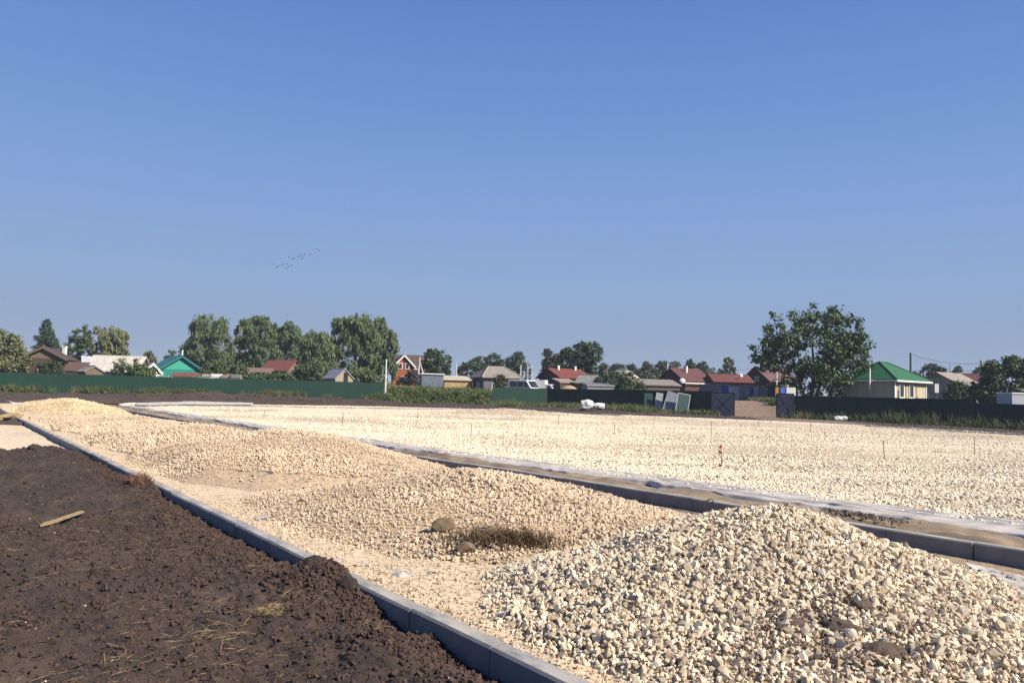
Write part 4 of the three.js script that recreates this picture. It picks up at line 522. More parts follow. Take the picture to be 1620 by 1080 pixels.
{ // brick house: main block and a front gable wing
  const g = house({ px: 652, d: 118, turn: 0.3, L: 4.4, D: 4.6, eave: 581, ridge: 562, roof: roofMat('brownTile', [0.1, 0.06, 0.055]), wall: brickRed, over: 0.3, gutter: whitePaint, label: 'red brick house with brown roof and white trimmed gable', windows: [['z+', 0.6, 2.0, 0.8, 1.0], ['z+', -0.9, 2.0, 0.8, 1.0]], extra: (g, e, t) => {
    const s = new THREE.Shape(); s.moveTo(-1.5, 0); s.lineTo(1.5, 0); s.lineTo(1.5, e + 0.05); s.lineTo(0, t - 0.25); s.lineTo(-1.5, e + 0.05); mesh('wing_wall', metreUV(new THREE.ExtrudeGeometry(s, { depth: 2.2, bevelEnabled: false }).translate(-1.9, 0, 1.2)), brickRed, g);
    const rise = t - 0.25 - e - 0.05, ang = Math.atan2(rise, 1.5), len = Math.hypot(rise, 1.5) + 0.35; for (const s2 of [-1, 1]) { const sl = box(len, 0.1, 3.2, s2 * len / 2, 0.06, 0); sl.rotateZ(-s2 * ang); sl.translate(-1.9, t - 0.24, 2.1); mesh('wing_roof', sl, mats.roof_brownTile, g); const bb = box(len, 0.22, 0.05, s2 * len / 2, 0, 0); bb.rotateZ(-s2 * ang); bb.translate(-1.9, t - 0.2, 3.73); mesh('bargeboard', bb, whitePaint, g); }
    for (const [x, y, w, h] of [[-2.4, e + 0.05, 0.6, 0.9], [-1.4, e + 0.05, 0.6, 0.9], [-1.9, 1.7, 0.9, 1.1]]) { const win = mesh('window', box(w, h, 0.08, x, y, 3.445), whitePaint, g); mesh('pane', box(w - 0.2, h - 0.2, 0.03, x, y, 3.495), glassDark, win); }
    mesh('satellite_dish', new THREE.SphereGeometry(0.5, 14, 6, 0, 6.283, 0, 0.8).rotateX(Math.PI / 2 - 0.3).translate(1.9, t - 1.0, 2.2), whitePaint, g); } });
}
house({ name: 'shed', px: 683, d: 86, turn: 0.2, L: 2.4, D: 1.8, eave: 592.5, ridge: 590.5, flat: 1, roof: whitePaint, wall: wallMat('blueGrey', [0.2, 0.24, 0.3]), over: 0.12, label: 'flat white roofed grey shed above the tall grass', category: 'shed' });
house({ name: 'shed', px: 720, d: 90, turn: 0.35, L: 3.2, D: 2.4, eave: 602, ridge: 594, flat: 1, roof: roofMat('cream', [0.6, 0.52, 0.4]), wall: wallMat('orangey', [0.5, 0.36, 0.18]), over: 0.2, label: 'low cream roofed lean-to beside the tall grass', category: 'shed' });
house({ px: 785, d: 90, turn: 0.38, L: 4.4, D: 3.7, eave: 598.5, ridge: 580.5, hip: 2.0, roof: slate, ridgeMat: roofMat('slatePale', [0.45, 0.41, 0.36]), wall: wallMat('dullBlue', [0.16, 0.17, 0.2]), over: 0.35, label: 'house with weathered grey brown hip roof', windows: [['z+', -0.9, 1.0, 0.7, 0.8], ['x-', 0, 1.0, 0.7, 0.8]] });
house({ px: 893, d: 86, turn: 0.55, L: 4.0, D: 4.2, eave: 598, ridge: 583.5, roof: roofMat('brightRed', [0.2, 0.05, 0.038], { roughness: 0.9 }), wall: wallMat('darkRed', [0.11, 0.07, 0.065]), over: 0.3, label: 'dark house with a plain brick red roof beyond the truck', chimneys: [[-1.0, 0.2, 0.85, 0.22, whitePaint], [1.3, 0.2, 0.85, 0.2, whitePaint]] });
house({ name: 'lean_to', px: 893, d: 81.5, turn: 0.55, L: 2.0, D: 1.3, eave: 606, ridge: 598.5, flat: 1, roof: roofMat('dustyPink', [0.36, 0.27, 0.23]), wall: darkWood, over: 0.12, label: 'dusty pink lean-to roof under the brick red roof', category: 'shed' });
house({ name: 'shed', px: 931, d: 80, turn: -Math.PI / 2 + 0.95, L: 1.9, D: 1.9, eave: 606, ridge: 593, roof: roofMat('mossGrey', [0.4, 0.4, 0.34]), wall: darkWood, over: 0.15, label: 'gabled shed with pale mossy grey roof by the sand heap', category: 'shed' });
house({ name: 'shed', px: 946, d: 76.5, turn: 0.3, L: 2.8, D: 1.4, eave: 611, ridge: 605, flat: 1, roof: metalGrey, wall: greyWall, over: 0.1, label: 'low shed with ribbed blue grey roof over the dark fence', category: 'shed', extra: (g, e, t) => { for (let i = 0; i < 9; i++) mesh('roof_rib', bar([-1.4 + i * 0.35, e + 0.14, 0.78], [-1.4 + i * 0.35, t + 0.02, -0.78], 0.025, 0.025, 5), mats.roof_metalGrey, g); } });
house({ px: 986, d: 112, turn: 0.6, L: 2.6, D: 3.2, eave: 597, ridge: 587, roof: roofMat('creamB', [0.62, 0.55, 0.42]), wall: wallMat('creamC', [0.6, 0.53, 0.4]), over: 0.2, label: 'cream gabled house showing above the dark bush' });
house({ name: 'shed', px: 1040, d: 86, turn: 0.12, L: 4.2, D: 3.0, eave: 610.5, ridge: 599.5, flat: 1, roof: roofMat('greyTan', [0.3, 0.26, 0.22]), wall: boards, over: 0.15, label: 'long grey tan slate roof above the dark fence', category: 'shed' });
house({ px: 1083, d: 93, turn: 0.5, L: 4.0, D: 4.8, eave: 603, ridge: 583, roof: roofMat('darkRedC', [0.13, 0.045, 0.045]), wall: wallMat('darkRedD', [0.12, 0.06, 0.055]), over: 0.3, gutter: whitePaint, label: 'house with large dark maroon roof and white gutter', chimneys: [[-0.4, 0.8, 0.8, 0.2, whitePaint]], extra: (g, e, t) => mesh('satellite_dish', new THREE.SphereGeometry(0.5, 14, 6, 0, 6.283, 0, 0.75).rotateX(Math.PI / 2 - 0.5).rotateY(-0.6).translate(-2.9, e - 0.2, 2.9), whitePaint, g) });
house({ px: 1152, d: 92, turn: 0.15, L: 4.6, D: 3.2, eave: 604.5, ridge: 592, roof: roofMat('redE', [0.16, 0.048, 0.045], { roughness: 0.9 }), wall: wallMat('redF', [0.16, 0.09, 0.08]), over: 0.25, label: 'long low house with faded red roof behind the garages', extra: (g, e, t) => { mesh('satellite_dish', new THREE.SphereGeometry(0.3, 14, 6, 0, 6.283, 0, 0.8).rotateX(Math.PI / 2 - 0.2).translate(1.0, t - 0.2, 1.2), whitePaint, g); } });
house({ px: 1218, d: 94, turn: 0.5, L: 4.6, D: 4.4, eave: 603, ridge: 581, roof: roofMat('maroonG', [0.15, 0.075, 0.075]), wall: wallMat('maroonH', [0.1, 0.06, 0.06]), over: 0.3, label: 'dark maroon house with thick black chimney beside the big tree', chimneys: [[-2.0, 0.8, 1.5, 0.5, mat('sootBrick', [0.025, 0.022, 0.025])]], windows: [['z+', 0.6, 1.6, 0.8, 0.9], ['x-', 0.2, 2.7, 0.6, 0.6]] });
// garages
house({ name: 'garage', px: 1142, d: 81, turn: 0.5, L: 3.0, D: 3.2, eave: 610, ridge: 608.5, flat: 1, roof: roofMat('garage', [0.38, 0.36, 0.34]), wall: greyWall, over: 0.1, label: 'grey garage with a blue door and pale panelled double door', category: 'garage', group: 'garages beyond the gate', door: ['z+', -1.1, 0.8, 1.75, blueDoor], extra: (g) => { for (let i = 0; i < 4; i++) mesh('door_panel', box(0.42, 1.5, 0.05, -0.35 + i * 0.44, 0.85, 1.63), paleDoor, g); } });
house({ name: 'garage', px: 1177, d: 80.5, turn: 0.5, L: 1.6, D: 3.0, eave: 611.5, ridge: 610, flat: 1, roof: mats.roof_garage, wall: wallMat('garageB', [0.33, 0.33, 0.33]), over: 0.08, label: 'narrow grey garage with one blue and one pale leaf', category: 'garage', group: 'garages beyond the gate', door: ['z+', -0.45, 0.5, 1.6, blueDoor], extra: (g) => mesh('door_panel', box(0.75, 1.55, 0.05, 0.25, 0.78, 1.53), paleDoor, g) });
house({ name: 'garage', px: 1209, d: 80, turn: 0.5, L: 2.1, D: 2.8, eave: 611.5, ridge: 609.5, flat: 1, roof: roofMat('garageC', [0.45, 0.35, 0.22]), wall: greyWall, over: 0.1, label: 'garage with a wide deep blue door beyond the gate', category: 'garage', group: 'garages beyond the gate', door: ['z+', 0.05, 1.75, 1.55, mat('deepBlue', [0.015, 0.06, 0.3], { roughness: 0.5 })] });
for (const [px, w, m, label] of [[1231, 0.45, mat('orange', [0.5, 0.22, 0.04]), 'orange board panel showing above the gate leaf'], [1238.5, 0.7, mat('midBlue', [0.06, 0.15, 0.5]), 'blue board panel showing above the gate leaf'], [1251, 0.95, whitePaint, 'white board panel showing above the gate leaf']]) { const p = at(px, 614, 71), t = p.y, y0 = G(p.x, p.z); tag(mesh('signboard', box(w, 0.75, 0.04, 0, 0, 0), m), label, 'board').position.set(p.x, t - 0.3, p.z); }
// green roofed house
house({ px: 1398, d: 76, turn: TRACK_TURN + 0.02, L: 6.3, D: 5.2, eave: 602.5, ridge: 573, hip: 1.6, roof: roofMat('green', [0.014, 0.14, 0.045], { roughness: 0.6 }), ridgeMat: mat('greenCap', [0.012, 0.1, 0.035]), wall: wallMat('siding', [0.66, 0.58, 0.42]), over: 0.4, label: 'cream sided house with a bright green hip roof', extra: (g, e) => {
  const hl = 3.15, hd = 2.6, n = 12, hh = (e - 0.06) / n;
  for (const x of [-1.95, 0]) { const win = mesh('window', merge([box(0.95, 0.1, 0.1, x, 2.05, hd + 0.08), box(0.95, 0.1, 0.12, x, 0.85, hd + 0.08), box(0.1, 1.1, 0.1, x - 0.42, 1.45, hd + 0.08), box(0.1, 1.1, 0.1, x + 0.42, 1.45, hd + 0.08)]), whitePaint, g); mesh('pane', box(0.74, 1.1, 0.03, x, 1.45, hd + 0.07), glassDark, win); }
  for (let i = 0; i < n; i++) { mesh('siding_board', box(2 * hl - 0.1, hh - 0.004, 0.03, 0, 0, 0, 0, -0.09).translate(0, hh * (i + 0.5), hd + 0.03), mats.wall_siding, g); mesh('siding_board', box(0.03, hh - 0.004, 2 * hd - 0.1, 0, 0, 0, 0, 0, -0.09).translate(-hl - 0.03, hh * (i + 0.5), 0), mats.wall_siding, g); }
  for (const x of [-hl, -1.0, 1.1, hl]) mesh('batten', box(0.14, e - 0.02, 0.06, x, e / 2 - 0.01, hd + 0.07), Math.abs(x) > 2 ? whitePaint : mat('battenTan', [0.36, 0.3, 0.22]), g);
  mesh('gutter', box(2 * hl + 0.9, 0.16, 0.1, 0, e - 0.06, hd + 0.46), whitePaint, g); mesh('gutter', box(0.1, 0.14, 2 * hd + 0.9, -hl - 0.46, e - 0.06, 0), whitePaint, g);
  mesh('downpipe', bar([-hl - 0.16, 0, hd + 0.1], [-hl - 0.16, e - 0.1, hd + 0.1], 0.05, 0.05, 6), whitePaint, g); mesh('downpipe', bar([-hl - 0.14, 0, -hd + 0.2], [-hl - 0.14, e - 0.1, -hd + 0.2], 0.05, 0.05, 6), whitePaint, g);
  mesh('flue_pipe', bar([-hl - 0.7, e - 0.9, 0.6], [-hl - 0.7, e + 1.1, 0.6], 0.09, 0.09, 8), whitePaint, g); } });
{ const p = at(1482.5, 607, 74), y0 = G(p.x, p.z), t = p.y; tag(mesh('signboard', box(0.38, 0.85, 0.06, 0, -0.42, 0), whitePaint), 'small white upright board beside the cream sided house', 'board').position.set(p.x, t, p.z); tag(mesh('signboard_post', box(0.06, t - y0 - 0.85, 0.06, 0, 0, 0), steel), 'steel post under the small white upright board', 'post').position.set(p.x, (y0 + t - 0.85) / 2, p.z); }
house({ px: 1502, d: 90, turn: 0.62, L: 5.4, D: 5.0, eave: 610, ridge: 590, roof: roofMat('greyK', [0.34, 0.29, 0.25]), wall: wallMat('creamK', [0.45, 0.42, 0.33]), over: 0.3, label: 'house with a plain grey tan roof right behind the green roof', windows: [['z+', -1.4, 1.3, 0.8, 0.9], ['z+', 0.4, 1.3, 0.8, 0.9]] });
house({ name: 'lean_to', px: 1531, d: 84, turn: 0.5, L: 2.6, D: 2.4, eave: 620, ridge: 611, flat: 1, roof: roofMat('greyL', [0.26, 0.25, 0.25]), wall: greyWall, over: 0.12, label: 'grey lean-to beside the utility pole with cross arm', category: 'shed' });
house({ px: 1530, d: 104, turn: -Math.PI / 2 + 0.95, L: 5.0, D: 3.2, eave: 604, ridge: 591, roof: roofMat('redM', [0.17, 0.05, 0.05]), wall: brickRed, gable: whitePaint, trim: whitePaint, over: 0.3, label: 'red roofed house with a white gable behind the grey roof', windows: [['x+', 0.0, 2.6, 0.5, 0.7]] });
{ const p = at(1606, 621, 53), y0 = -0.1, g = thing('container', p.x + 0.25, y0, p.z, 0.12, 'grey container with white lid behind the lower dark fence', 'container'), h = p.y - y0; mesh('body', box(2.1, h - 0.09, 1.4, 0, (h - 0.09) / 2, 0), mat('containerGrey', [0.36, 0.37, 0.43], { roughness: 0.6 }), g); mesh('lid', box(2.2, 0.08, 1.5, 0, h - 0.045, 0), whitePaint, g); mesh('corner_post', box(0.1, h - 0.1, 0.1, 1.06, (h - 0.1) / 2, 0.71), whitePaint, g); }
{ // heap of sand behind the fence
  const p = at(900, 614, 78.2), top = at(895, 606, 78.2).y, y0 = G(p.x, p.z), H = top - y0; tag(mesh('sand_heap', sheet(graded(-1, 1, 0.05, 0.05), graded(0, 6.2832, 0.15, 0.15), (a, b) => { const r0 = (a + 1) / 2; return [Math.cos(b) * r0 * 2.5, -0.1 + H * (1 - Math.sqrt(r0 * r0 + 0.05) * 0.99) * 1.22 + 0.06 * (fbm(Math.cos(b) * r0 * 4 + 9, Math.sin(b) * r0 * 4 + 9, 3, 5) - 0.5), Math.sin(b) * r0 * 2.5]; }, null, (a, b, q) => [q[0], q[2]]), mat('sandHeap', [0.5, 0.36, 0.24], { map: tx.mottle, side: THREE.DoubleSide })), 'rounded heap of building sand behind the dark fence', 'sand heap').position.set(p.x, y0, p.z);
}
// vehicles
const tyre = mat('tyre', [0.02, 0.02, 0.02]), rimM = mat('rim', [0.4, 0.4, 0.42], { metalness: 0.6, roughness: 0.4 }), glassM = mat('carGlass', [0.015, 0.018, 0.025], { roughness: 0.05 });
function wheels(root, xs, zs, r) { for (const x of xs) for (const z of zs) { const w = mesh('wheel', new THREE.CylinderGeometry(r, r, 0.22, 20).rotateX(Math.PI / 2).translate(x, r, z), tyre, root); mesh('rim', new THREE.CylinderGeometry(r * 0.58, r * 0.58, 0.03, 16).rotateX(Math.PI / 2).translate(x, r, z + Math.sign(z) * 0.115), rimM, w); } }
function profile(pts, width, bevel = 0.06) { const s = new THREE.Shape(); pts.forEach(([x, y], i) => (i ? s.lineTo(x, y) : s.moveTo(x, y))); return metreUV(new THREE.ExtrudeGeometry(s, { depth: width - 2 * bevel, bevelEnabled: true, bevelThickness: bevel, bevelSize: bevel, bevelSegments: 2 }).translate(0, 0, -width / 2 + bevel)); }
{
  const p = at(829, 614, 79), y0 = G(p.x, p.z), g = thing('minivan', p.x, y0, p.z, -0.55, 'white and blue minivan with dark windows behind the bright fence', 'van'), white = mat('vanWhite', [0.72, 0.73, 0.75], { roughness: 0.3 }), bl = mat('vanBlue', [0.05, 0.08, 0.17], { roughness: 0.3 });
  mesh('body', profile([[-1.35, 0.35], [1.45, 0.35], [1.5, 0.85], [1.3, 1.05], [0.75, 1.82], [-1.3, 1.84], [-1.4, 1.0]], 1.75), white, g);
  mesh('side_stripe', box(2.5, 0.4, 0.02, 0, 0.8, 0.885), bl, g);
  for (const [x0, x1] of [[-1.15, -0.4], [-0.32, 0.42]]) mesh('side_window', box(x1 - x0, 0.55, 0.02, (x0 + x1) / 2, 1.45, 0.886), glassM, g); mesh('front_window', hull([[0.5, 1.18, 0.876], [1.05, 1.18, 0.876], [0.72, 1.72, 0.876], [0.5, 1.72, 0.876], [0.5, 1.18, 0.896], [1.05, 1.18, 0.896], [0.72, 1.72, 0.896], [0.5, 1.72, 0.896]]), glassM, g);
  { const a = Math.atan2(0.77, -0.55), w = box(0.78, 0.02, 1.5, 0, 0.075, 0); w.rotateZ(-(Math.PI - a)); w.translate(1.03, 1.43, 0); mesh('windscreen', w, glassM, g); }
  for (const z of [-0.6, 0.6]) mesh('headlight', new THREE.SphereGeometry(0.13, 10, 8).scale(0.5, 0.7, 1.2).translate(1.54, 0.78, z), rimM, g); wheels(g, [-0.85, 0.95], [-0.8, 0.8], 0.31);
}
{
  const p = at(857, 614, 80), y0 = G(p.x, p.z) , g = thing('box_truck', p.x, y0, p.z, -0.25, 'small white box truck behind the bright fence', 'truck'), white = mats.vanWhite;
  const t = at(855, 601, 80).y - y0; mesh('cargo_box', box(1.25, t - 0.55, 1.5, -0.15, 0.55 + (t - 0.55) / 2, 0), whitePaint, g); mesh('chassis', box(2.1, 0.14, 0.9, 0.25, 0.45, 0), tyre, g);
  mesh('cab', profile([[0.56, 0.4], [1.42, 0.4], [1.42, 0.85], [1.1, 1.4], [0.56, 1.45]], 1.4, 0.04), white, g); mesh('side_window', hull([[0.7, 0.95, 0.702], [1.22, 0.95, 0.702], [1.04, 1.3, 0.702], [0.7, 1.32, 0.702], [0.7, 0.95, 0.72], [1.22, 0.95, 0.72], [1.04, 1.3, 0.72], [0.7, 1.32, 0.72]]), glassM, g);
  { const w = box(0.5, 0.02, 1.2, 0, 0.05, 0); w.rotateZ(-1.04); w.translate(1.27, 1.14, 0); mesh('windscreen', w, glassM, g); } wheels(g, [-0.45, 1.05], [-0.65, 0.65], 0.28);
}
// utility poles
function pole(px, pyTop, d, label, o = {}) { const t = at(px, pyTop, d), y0 = G(t.x, t.z) - 0.2, h = t.y - y0, g = thing('utility_pole', t.x, y0, t.z, o.turn ?? 0.4, label, 'pole', 'utility poles among the houses'), w = o.w ?? 0.075; mesh('shaft', bar([o.lean ?? 0, 0, 0], [0, h, 0], w * 1.35, w, 8), o.m ?? mat('poleConcrete', [0.55, 0.54, 0.52]), g); if (o.arm) { mesh('cross_arm', box(1.5, 0.1, 0.09, 0, h - 0.35, 0.13), M.woodGrey, g); for (const x of [-0.65, -0.25, 0.25, 0.65]) mesh('insulator', bar([x, h - 0.3, 0.13], [x, h - 0.13, 0.13], 0.035, 0.025, 6), whitePaint, g); } if (o.strut) mesh('strut', bar([o.strut, 0, 0.3], [0, h - 0.5, 0.05], w, w * 0.8, 7), o.m ?? mats.poleConcrete, g); return t; }
const darkPole = mat('poleDark', [0.06, 0.055, 0.055]);
pole(611, 568, 76, 'white concrete pole at the end of the green fence', { m: mat('poleWhite', [0.62, 0.61, 0.58]) }); pole(664, 565, 86, 'slanting concrete pole with a strut before the brick house', { strut: 1.1, lean: -0.2 }); pole(722, 575, 100, 'grey pole between the dark round tree and the hedge trees');
pole(824, 577, 92, 'thin pale pole right of the hip roof'); pole(834, 574.5, 97, 'thicker grey pole behind the minivan', { w: 0.16, m: greyWall }); pole(841.5, 576, 99, 'short pale pole beside the thicker grey pole'); pole(959, 584, 84, 'leaning wooden pole by the dark bush', { lean: 1.0, m: M.woodGrey }); pole(1056, 574, 110, 'pale pole above the far trees'); pole(1229, 572, 82, 'pale pole standing in front of the big tree', { m: mat('poleWhite', [0.62, 0.61, 0.58]) });
const pA = pole(1441, 558, 90, 'tall dark pole behind the green roof', { m: darkPole, w: 0.1 }), pB = pole(1553, 570, 86, 'wooden utility pole with cross arm beside the bushy tree', { arm: 1, m: M.woodGrey, turn: 0.9 }); const pC = pole(1503.5, 574, 96, 'thin aerial mast above the grey tan roof', { m: darkPole, w: 0.025 });
function wire(a, b, sag, label) { const m = a.clone().lerp(b, 0.5); m.y -= sag; const o = tag(mesh('overhead_wire', new THREE.TubeGeometry(new THREE.QuadraticBezierCurve3(v3(0, 0, 0), m.sub(a).multiplyScalar(1), b.clone().sub(a)), 16, 0.018, 4), darkPole), label, 'wire', 'overhead wires'); o.position.copy(a); }
wire(pA.clone().setY(pA.y - 0.15), pB.clone().setY(pB.y - 0.3), 0.9, 'overhead wire from the tall dark pole to the cross arm'); wire(pB.clone().setY(pB.y - 0.9), at(1505, 586, 92), 0.4, 'overhead wire from the cross arm towards the aerial mast'); wire(at(1190, 583, 95), pole(1100.5, 582, 120, 'far pale pole beside the maroon roof'), 0.7, 'overhead wire from the black chimney over the faded red roof');

// ---------------------------------------------------------------- trees
const leafMat = mat('leaf', [1, 1, 1], { vertexColors: true, side: THREE.DoubleSide, roughness: 0.75 }), barkMat = mat('bark', [0.09, 0.07, 0.055], { map: tx.wood });
const barkPale = mat('barkPale', [0.3, 0.27, 0.23], { map: tx.wood });
function crownGeo(r, tips, o) { // leaves round every branch tip
  const P = [], C = [], I = []; let k = 0; const a = v3(), b = v3(), n = v3();
  for (const t of tips) { const shade = 0.85 + 0.3 * r(); const yel = o.yellow ? r() < o.yellow : false;
    for (let i = 0; i < o.per; i++) {
      const q = v3(r() + r() - 1, r() + r() - 1, r() + r() - 1).multiply(v3(t.r, t.r * (o.tall ?? 0.8), t.r)), c = v3(t.x, t.y, t.z).add(q); if (o.droop) c.y -= Math.abs(q.x) * 0.3 + o.droop * r() * t.r;
      const L = o.leaf * (0.7 + 0.7 * r()), W = L * (o.narrow ?? 0.55);
      if (o.droop) a.set((r() - 0.5) * 0.9, -1, (r() - 0.5) * 0.9).normalize(); else a.set(r() - 0.5, r() - 0.65, r() - 0.5).normalize();
      n.copy(q).normalize().multiplyScalar(0.5).add(v3(r() - 0.5, r() - 0.1, r() - 0.5)).normalize(); b.crossVectors(a, n).normalize(); 
      const tip = c.clone().addScaledVector(a, L), m = c.clone().addScaledVector(a, L * 0.45).addScaledVector(n, L * 0.06), l = m.clone().addScaledVector(b, W / 2), rr = m.clone().addScaledVector(b, -W / 2);
      P.push(c.x, c.y, c.z, l.x, l.y, l.z, tip.x, tip.y, tip.z, rr.x, rr.y, rr.z); const s = 1.18 * shade * (0.7 + 0.6 * r()), base = yel ? o.color2 ?? o.color : o.color; for (let z = 0; z < 4; z++) C.push(base[0] * s, base[1] * s, base[2] * s); I.push(k, k + 1, k + 2, k, k + 2, k + 3); k += 4;
    } }
  const g = new THREE.BufferGeometry(); g.setAttribute('position', new THREE.Float32BufferAttribute(P, 3)); g.setAttribute('color', new THREE.Float32BufferAttribute(C, 3)); g.setIndex(I); g.computeVertexNormals(); return g;
}
let treeSeed = 500;
// lobes: [dx, dy, rx, ry] as shares of crown half width / height; one crown is the sum of its lobes
function tree(x0, x1, pyTop, d, label, o = {}) {
  const r = rng(++treeSeed), px = (x0 + x1) / 2, t = at(px, pyTop, d), y0 = G(t.x, t.z) - 0.1, H = (t.y - y0) * (o.droop ? 1.04 : 1.03), R = (x1 - x0) / 2 / FOCAL * d * (o.spread ?? 1.12), root = thing(o.name ?? 'tree', t.x, y0, t.z, 0, label, o.category ?? 'tree', o.group ?? 'trees among the houses');
  const low = o.low ?? 0.18, lobes = o.lobes ?? [[0, 0.55, 0.8, 0.42], [-0.45, 0.45, 0.55, 0.3], [0.45, 0.48, 0.55, 0.3], [0.1, 0.8, 0.5, 0.2]];
  const lobeSet = [...lobes]; for (let i = 0; i < (o.ragged ?? 7); i++) { const lb = lobes[(r() * lobes.length) | 0], a = r() * 6.283, s = 0.13 + 0.14 * r(); lobeSet.push([lb[0] + Math.cos(a) * lb[2] * 0.92, Math.max(0.12, lb[1] + Math.sin(a) * lb[3] * 0.92), s, s * R / H * 1.1, (r() - 0.5) * lb[2]]); }
  const clump = o.clump ?? Math.max(0.32, R * 0.15), tips = [], N = Math.round((o.tips ?? 150) * 1.35);
  for (let i = 0; i < N; i++) { const lb = i % 3 === 2 ? lobeSet[lobes.length + ((r() * (lobeSet.length - lobes.length)) | 0)] ?? lobes[0] : lobes[i % lobes.length], q = v3(0, 1, 0).applyQuaternion(randQ(r)).multiplyScalar(0.5 + 0.5 * Math.sqrt(r())); const x = (lb[0] + q.x * lb[2]) * R, y = (lb[1] + q.y * lb[3]) * H, z = (q.z * lb[2] * (o.deep ?? 0.9) + (lb[4] ?? 0)) * R; if (y < low * H * (0.6 + 0.6 * r())) continue; tips.push({ x: clamp(x, -R * 1.08, R * 1.08), y: Math.min(y, H * 1.02 - clump * 0.5), z, r: clump * (0.45 + 0.9 * r()) }); }
  const stems = o.stems ?? 1, tr = o.trunk ?? Math.max(0.1, H * 0.022), wood = []; const forks = [];
  for (let s = 0; s < stems; s++) { const bx = (s - (stems - 1) / 2) * tr * 2.4, tx0 = (s - (stems - 1) / 2) * R * 0.4, f = [tx0 * 0.6 + (r() - 0.5) * R * 0.15, H * (0.3 + 0.12 * r()), (r() - 0.5) * R * 0.2]; const f2 = [tx0 + (r() - 0.5) * R * 0.2, H * (0.6 + 0.1 * r()), (r() - 0.5) * R * 0.3]; wood.push(bar([bx, 0, 0], f, tr, tr * 0.72, 8), bar(f, f2, tr * 0.72, tr * 0.35, 7)); forks.push([f, tr * 0.5], [f2, tr * 0.3]); }
  for (let i = 0; i < Math.min(46, tips.length); i++) { const tp = tips[(i * 7) % tips.length]; let best = forks[0]; for (const f of forks) if (f[0][1] < tp.y + 0.2 && Math.hypot(f[0][0] - tp.x, f[0][1] - tp.y, f[0][2] - tp.z) < Math.hypot(best[0][0] - tp.x, best[0][1] - tp.y, best[0][2] - tp.z)) best = f; const m = [mix(best[0][0], tp.x, 0.55), mix(best[0][1], tp.y, 0.45), mix(best[0][2], tp.z, 0.55)]; wood.push(bar(best[0], m, best[1] * 0.7, best[1] * 0.45, 5), bar(m, [tp.x, tp.y, tp.z], best[1] * 0.45, 0.015, 5)); }
  mesh('trunk', merge(wood), o.bark ?? barkMat, root);
  mesh('crown', crownGeo(r, tips, { per: o.per ?? 45, leaf: o.leaf ?? 0.26, color: o.color ?? [0.05, 0.075, 0.022], color2: o.color2, yellow: o.yellow, droop: o.droop, narrow: o.narrow, tall: o.tall }), leafMat, root);
  return root;
}
scene.fog = new THREE.FogExp2(new THREE.Color().setRGB(0.78, 0.86, 1), 0.0004);   // thin summer haze
const dkG = [0.035, 0.066, 0.022], mdG = [0.06, 0.092, 0.03], olive = [0.115, 0.125, 0.05], wil = [0.075, 0.112, 0.042], yelG = [0.19, 0.2, 0.045];
const willow = { droop: 0.7, narrow: 0.3, leaf: 0.4, color: wil, tall: 0.95, per: 62, ragged: 12 };
tree(-42, 42, 526, 80, 'broad bushy tree left of the brown cottage', { color: olive, tips: 190, low: 0.08, lobes: [[0, 0.5, 0.9, 0.45], [0.5, 0.4, 0.48, 0.35], [-0.3, 0.72, 0.5, 0.26]] });
tree(50, 98, 508, 112, 'dark pointed spruce-like tree behind the brown cottage', { color: [0.03, 0.055, 0.03], tips: 190, low: 0.2, lobes: [[0, 0.88, 0.16, 0.11], [0, 0.75, 0.4, 0.14], [-0.1, 0.62, 0.6, 0.16], [0.15, 0.5, 0.78, 0.18], [0, 0.36, 0.95, 0.18]] });
tree(103, 152, 515, 105, 'green tree between the white chimney and the olive willow', { color: mdG, tips: 180 });
tree(140, 201, 515, 102, 'olive drooping willow above the whitish roof', { ...willow, color: olive, tips: 130, lobes: [[0, 0.62, 0.75, 0.35], [0.45, 0.55, 0.5, 0.38], [-0.4, 0.5, 0.5, 0.35]] });
tree(178, 236, 564, 74, 'leafy bush in front of the whitish roof', { name: 'bush', category: 'bush', color: [0.06, 0.095, 0.028], tips: 110, low: 0.02, leaf: 0.2, trunk: 0.06, lobes: [[0, 0.5, 0.85, 0.45], [0.4, 0.4, 0.5, 0.3]] });
tree(222, 247, 557, 120, 'small yellowish tree behind the teal roof', { color: olive, tips: 60 }); tree(258, 281, 555, 125, 'small thin tree behind the white flue pipe', { color: mdG, tips: 45 });
tree(290, 366, 499, 108, 'tall willow at the edge of the teal house', { ...willow, tips: 250, lobes: [[0.1, 0.78, 0.7, 0.2], [0.5, 0.62, 0.5, 0.26], [-0.15, 0.55, 0.6, 0.3], [-0.5, 0.3, 0.48, 0.25], [0.2, 0.28, 0.7, 0.25]] });
tree(358, 400, 511, 118, 'yellow green tree between two tall willows', { color: mdG, color2: yelG, yellow: 0.5, tips: 130 });
tree(380, 441, 503, 110, 'dense dark willow behind the pinkish lean-to', { ...willow, color: [0.062, 0.1, 0.036], tips: 230, lobes: [[0, 0.72, 0.75, 0.26], [0.2, 0.45, 0.8, 0.3], [-0.4, 0.4, 0.55, 0.3]] });
tree(425, 486, 510, 112, 'broad willow above the low red roof', { ...willow, color: [0.07, 0.11, 0.045], tips: 210 });
tree(463, 532, 524, 96, 'round willow between the red roof and the grey shed', { ...willow, tips: 220, low: 0.05, lobes: [[0.2, 0.75, 0.5, 0.24], [0, 0.5, 0.85, 0.35], [-0.3, 0.3, 0.65, 0.28], [0.4, 0.3, 0.6, 0.28]] });
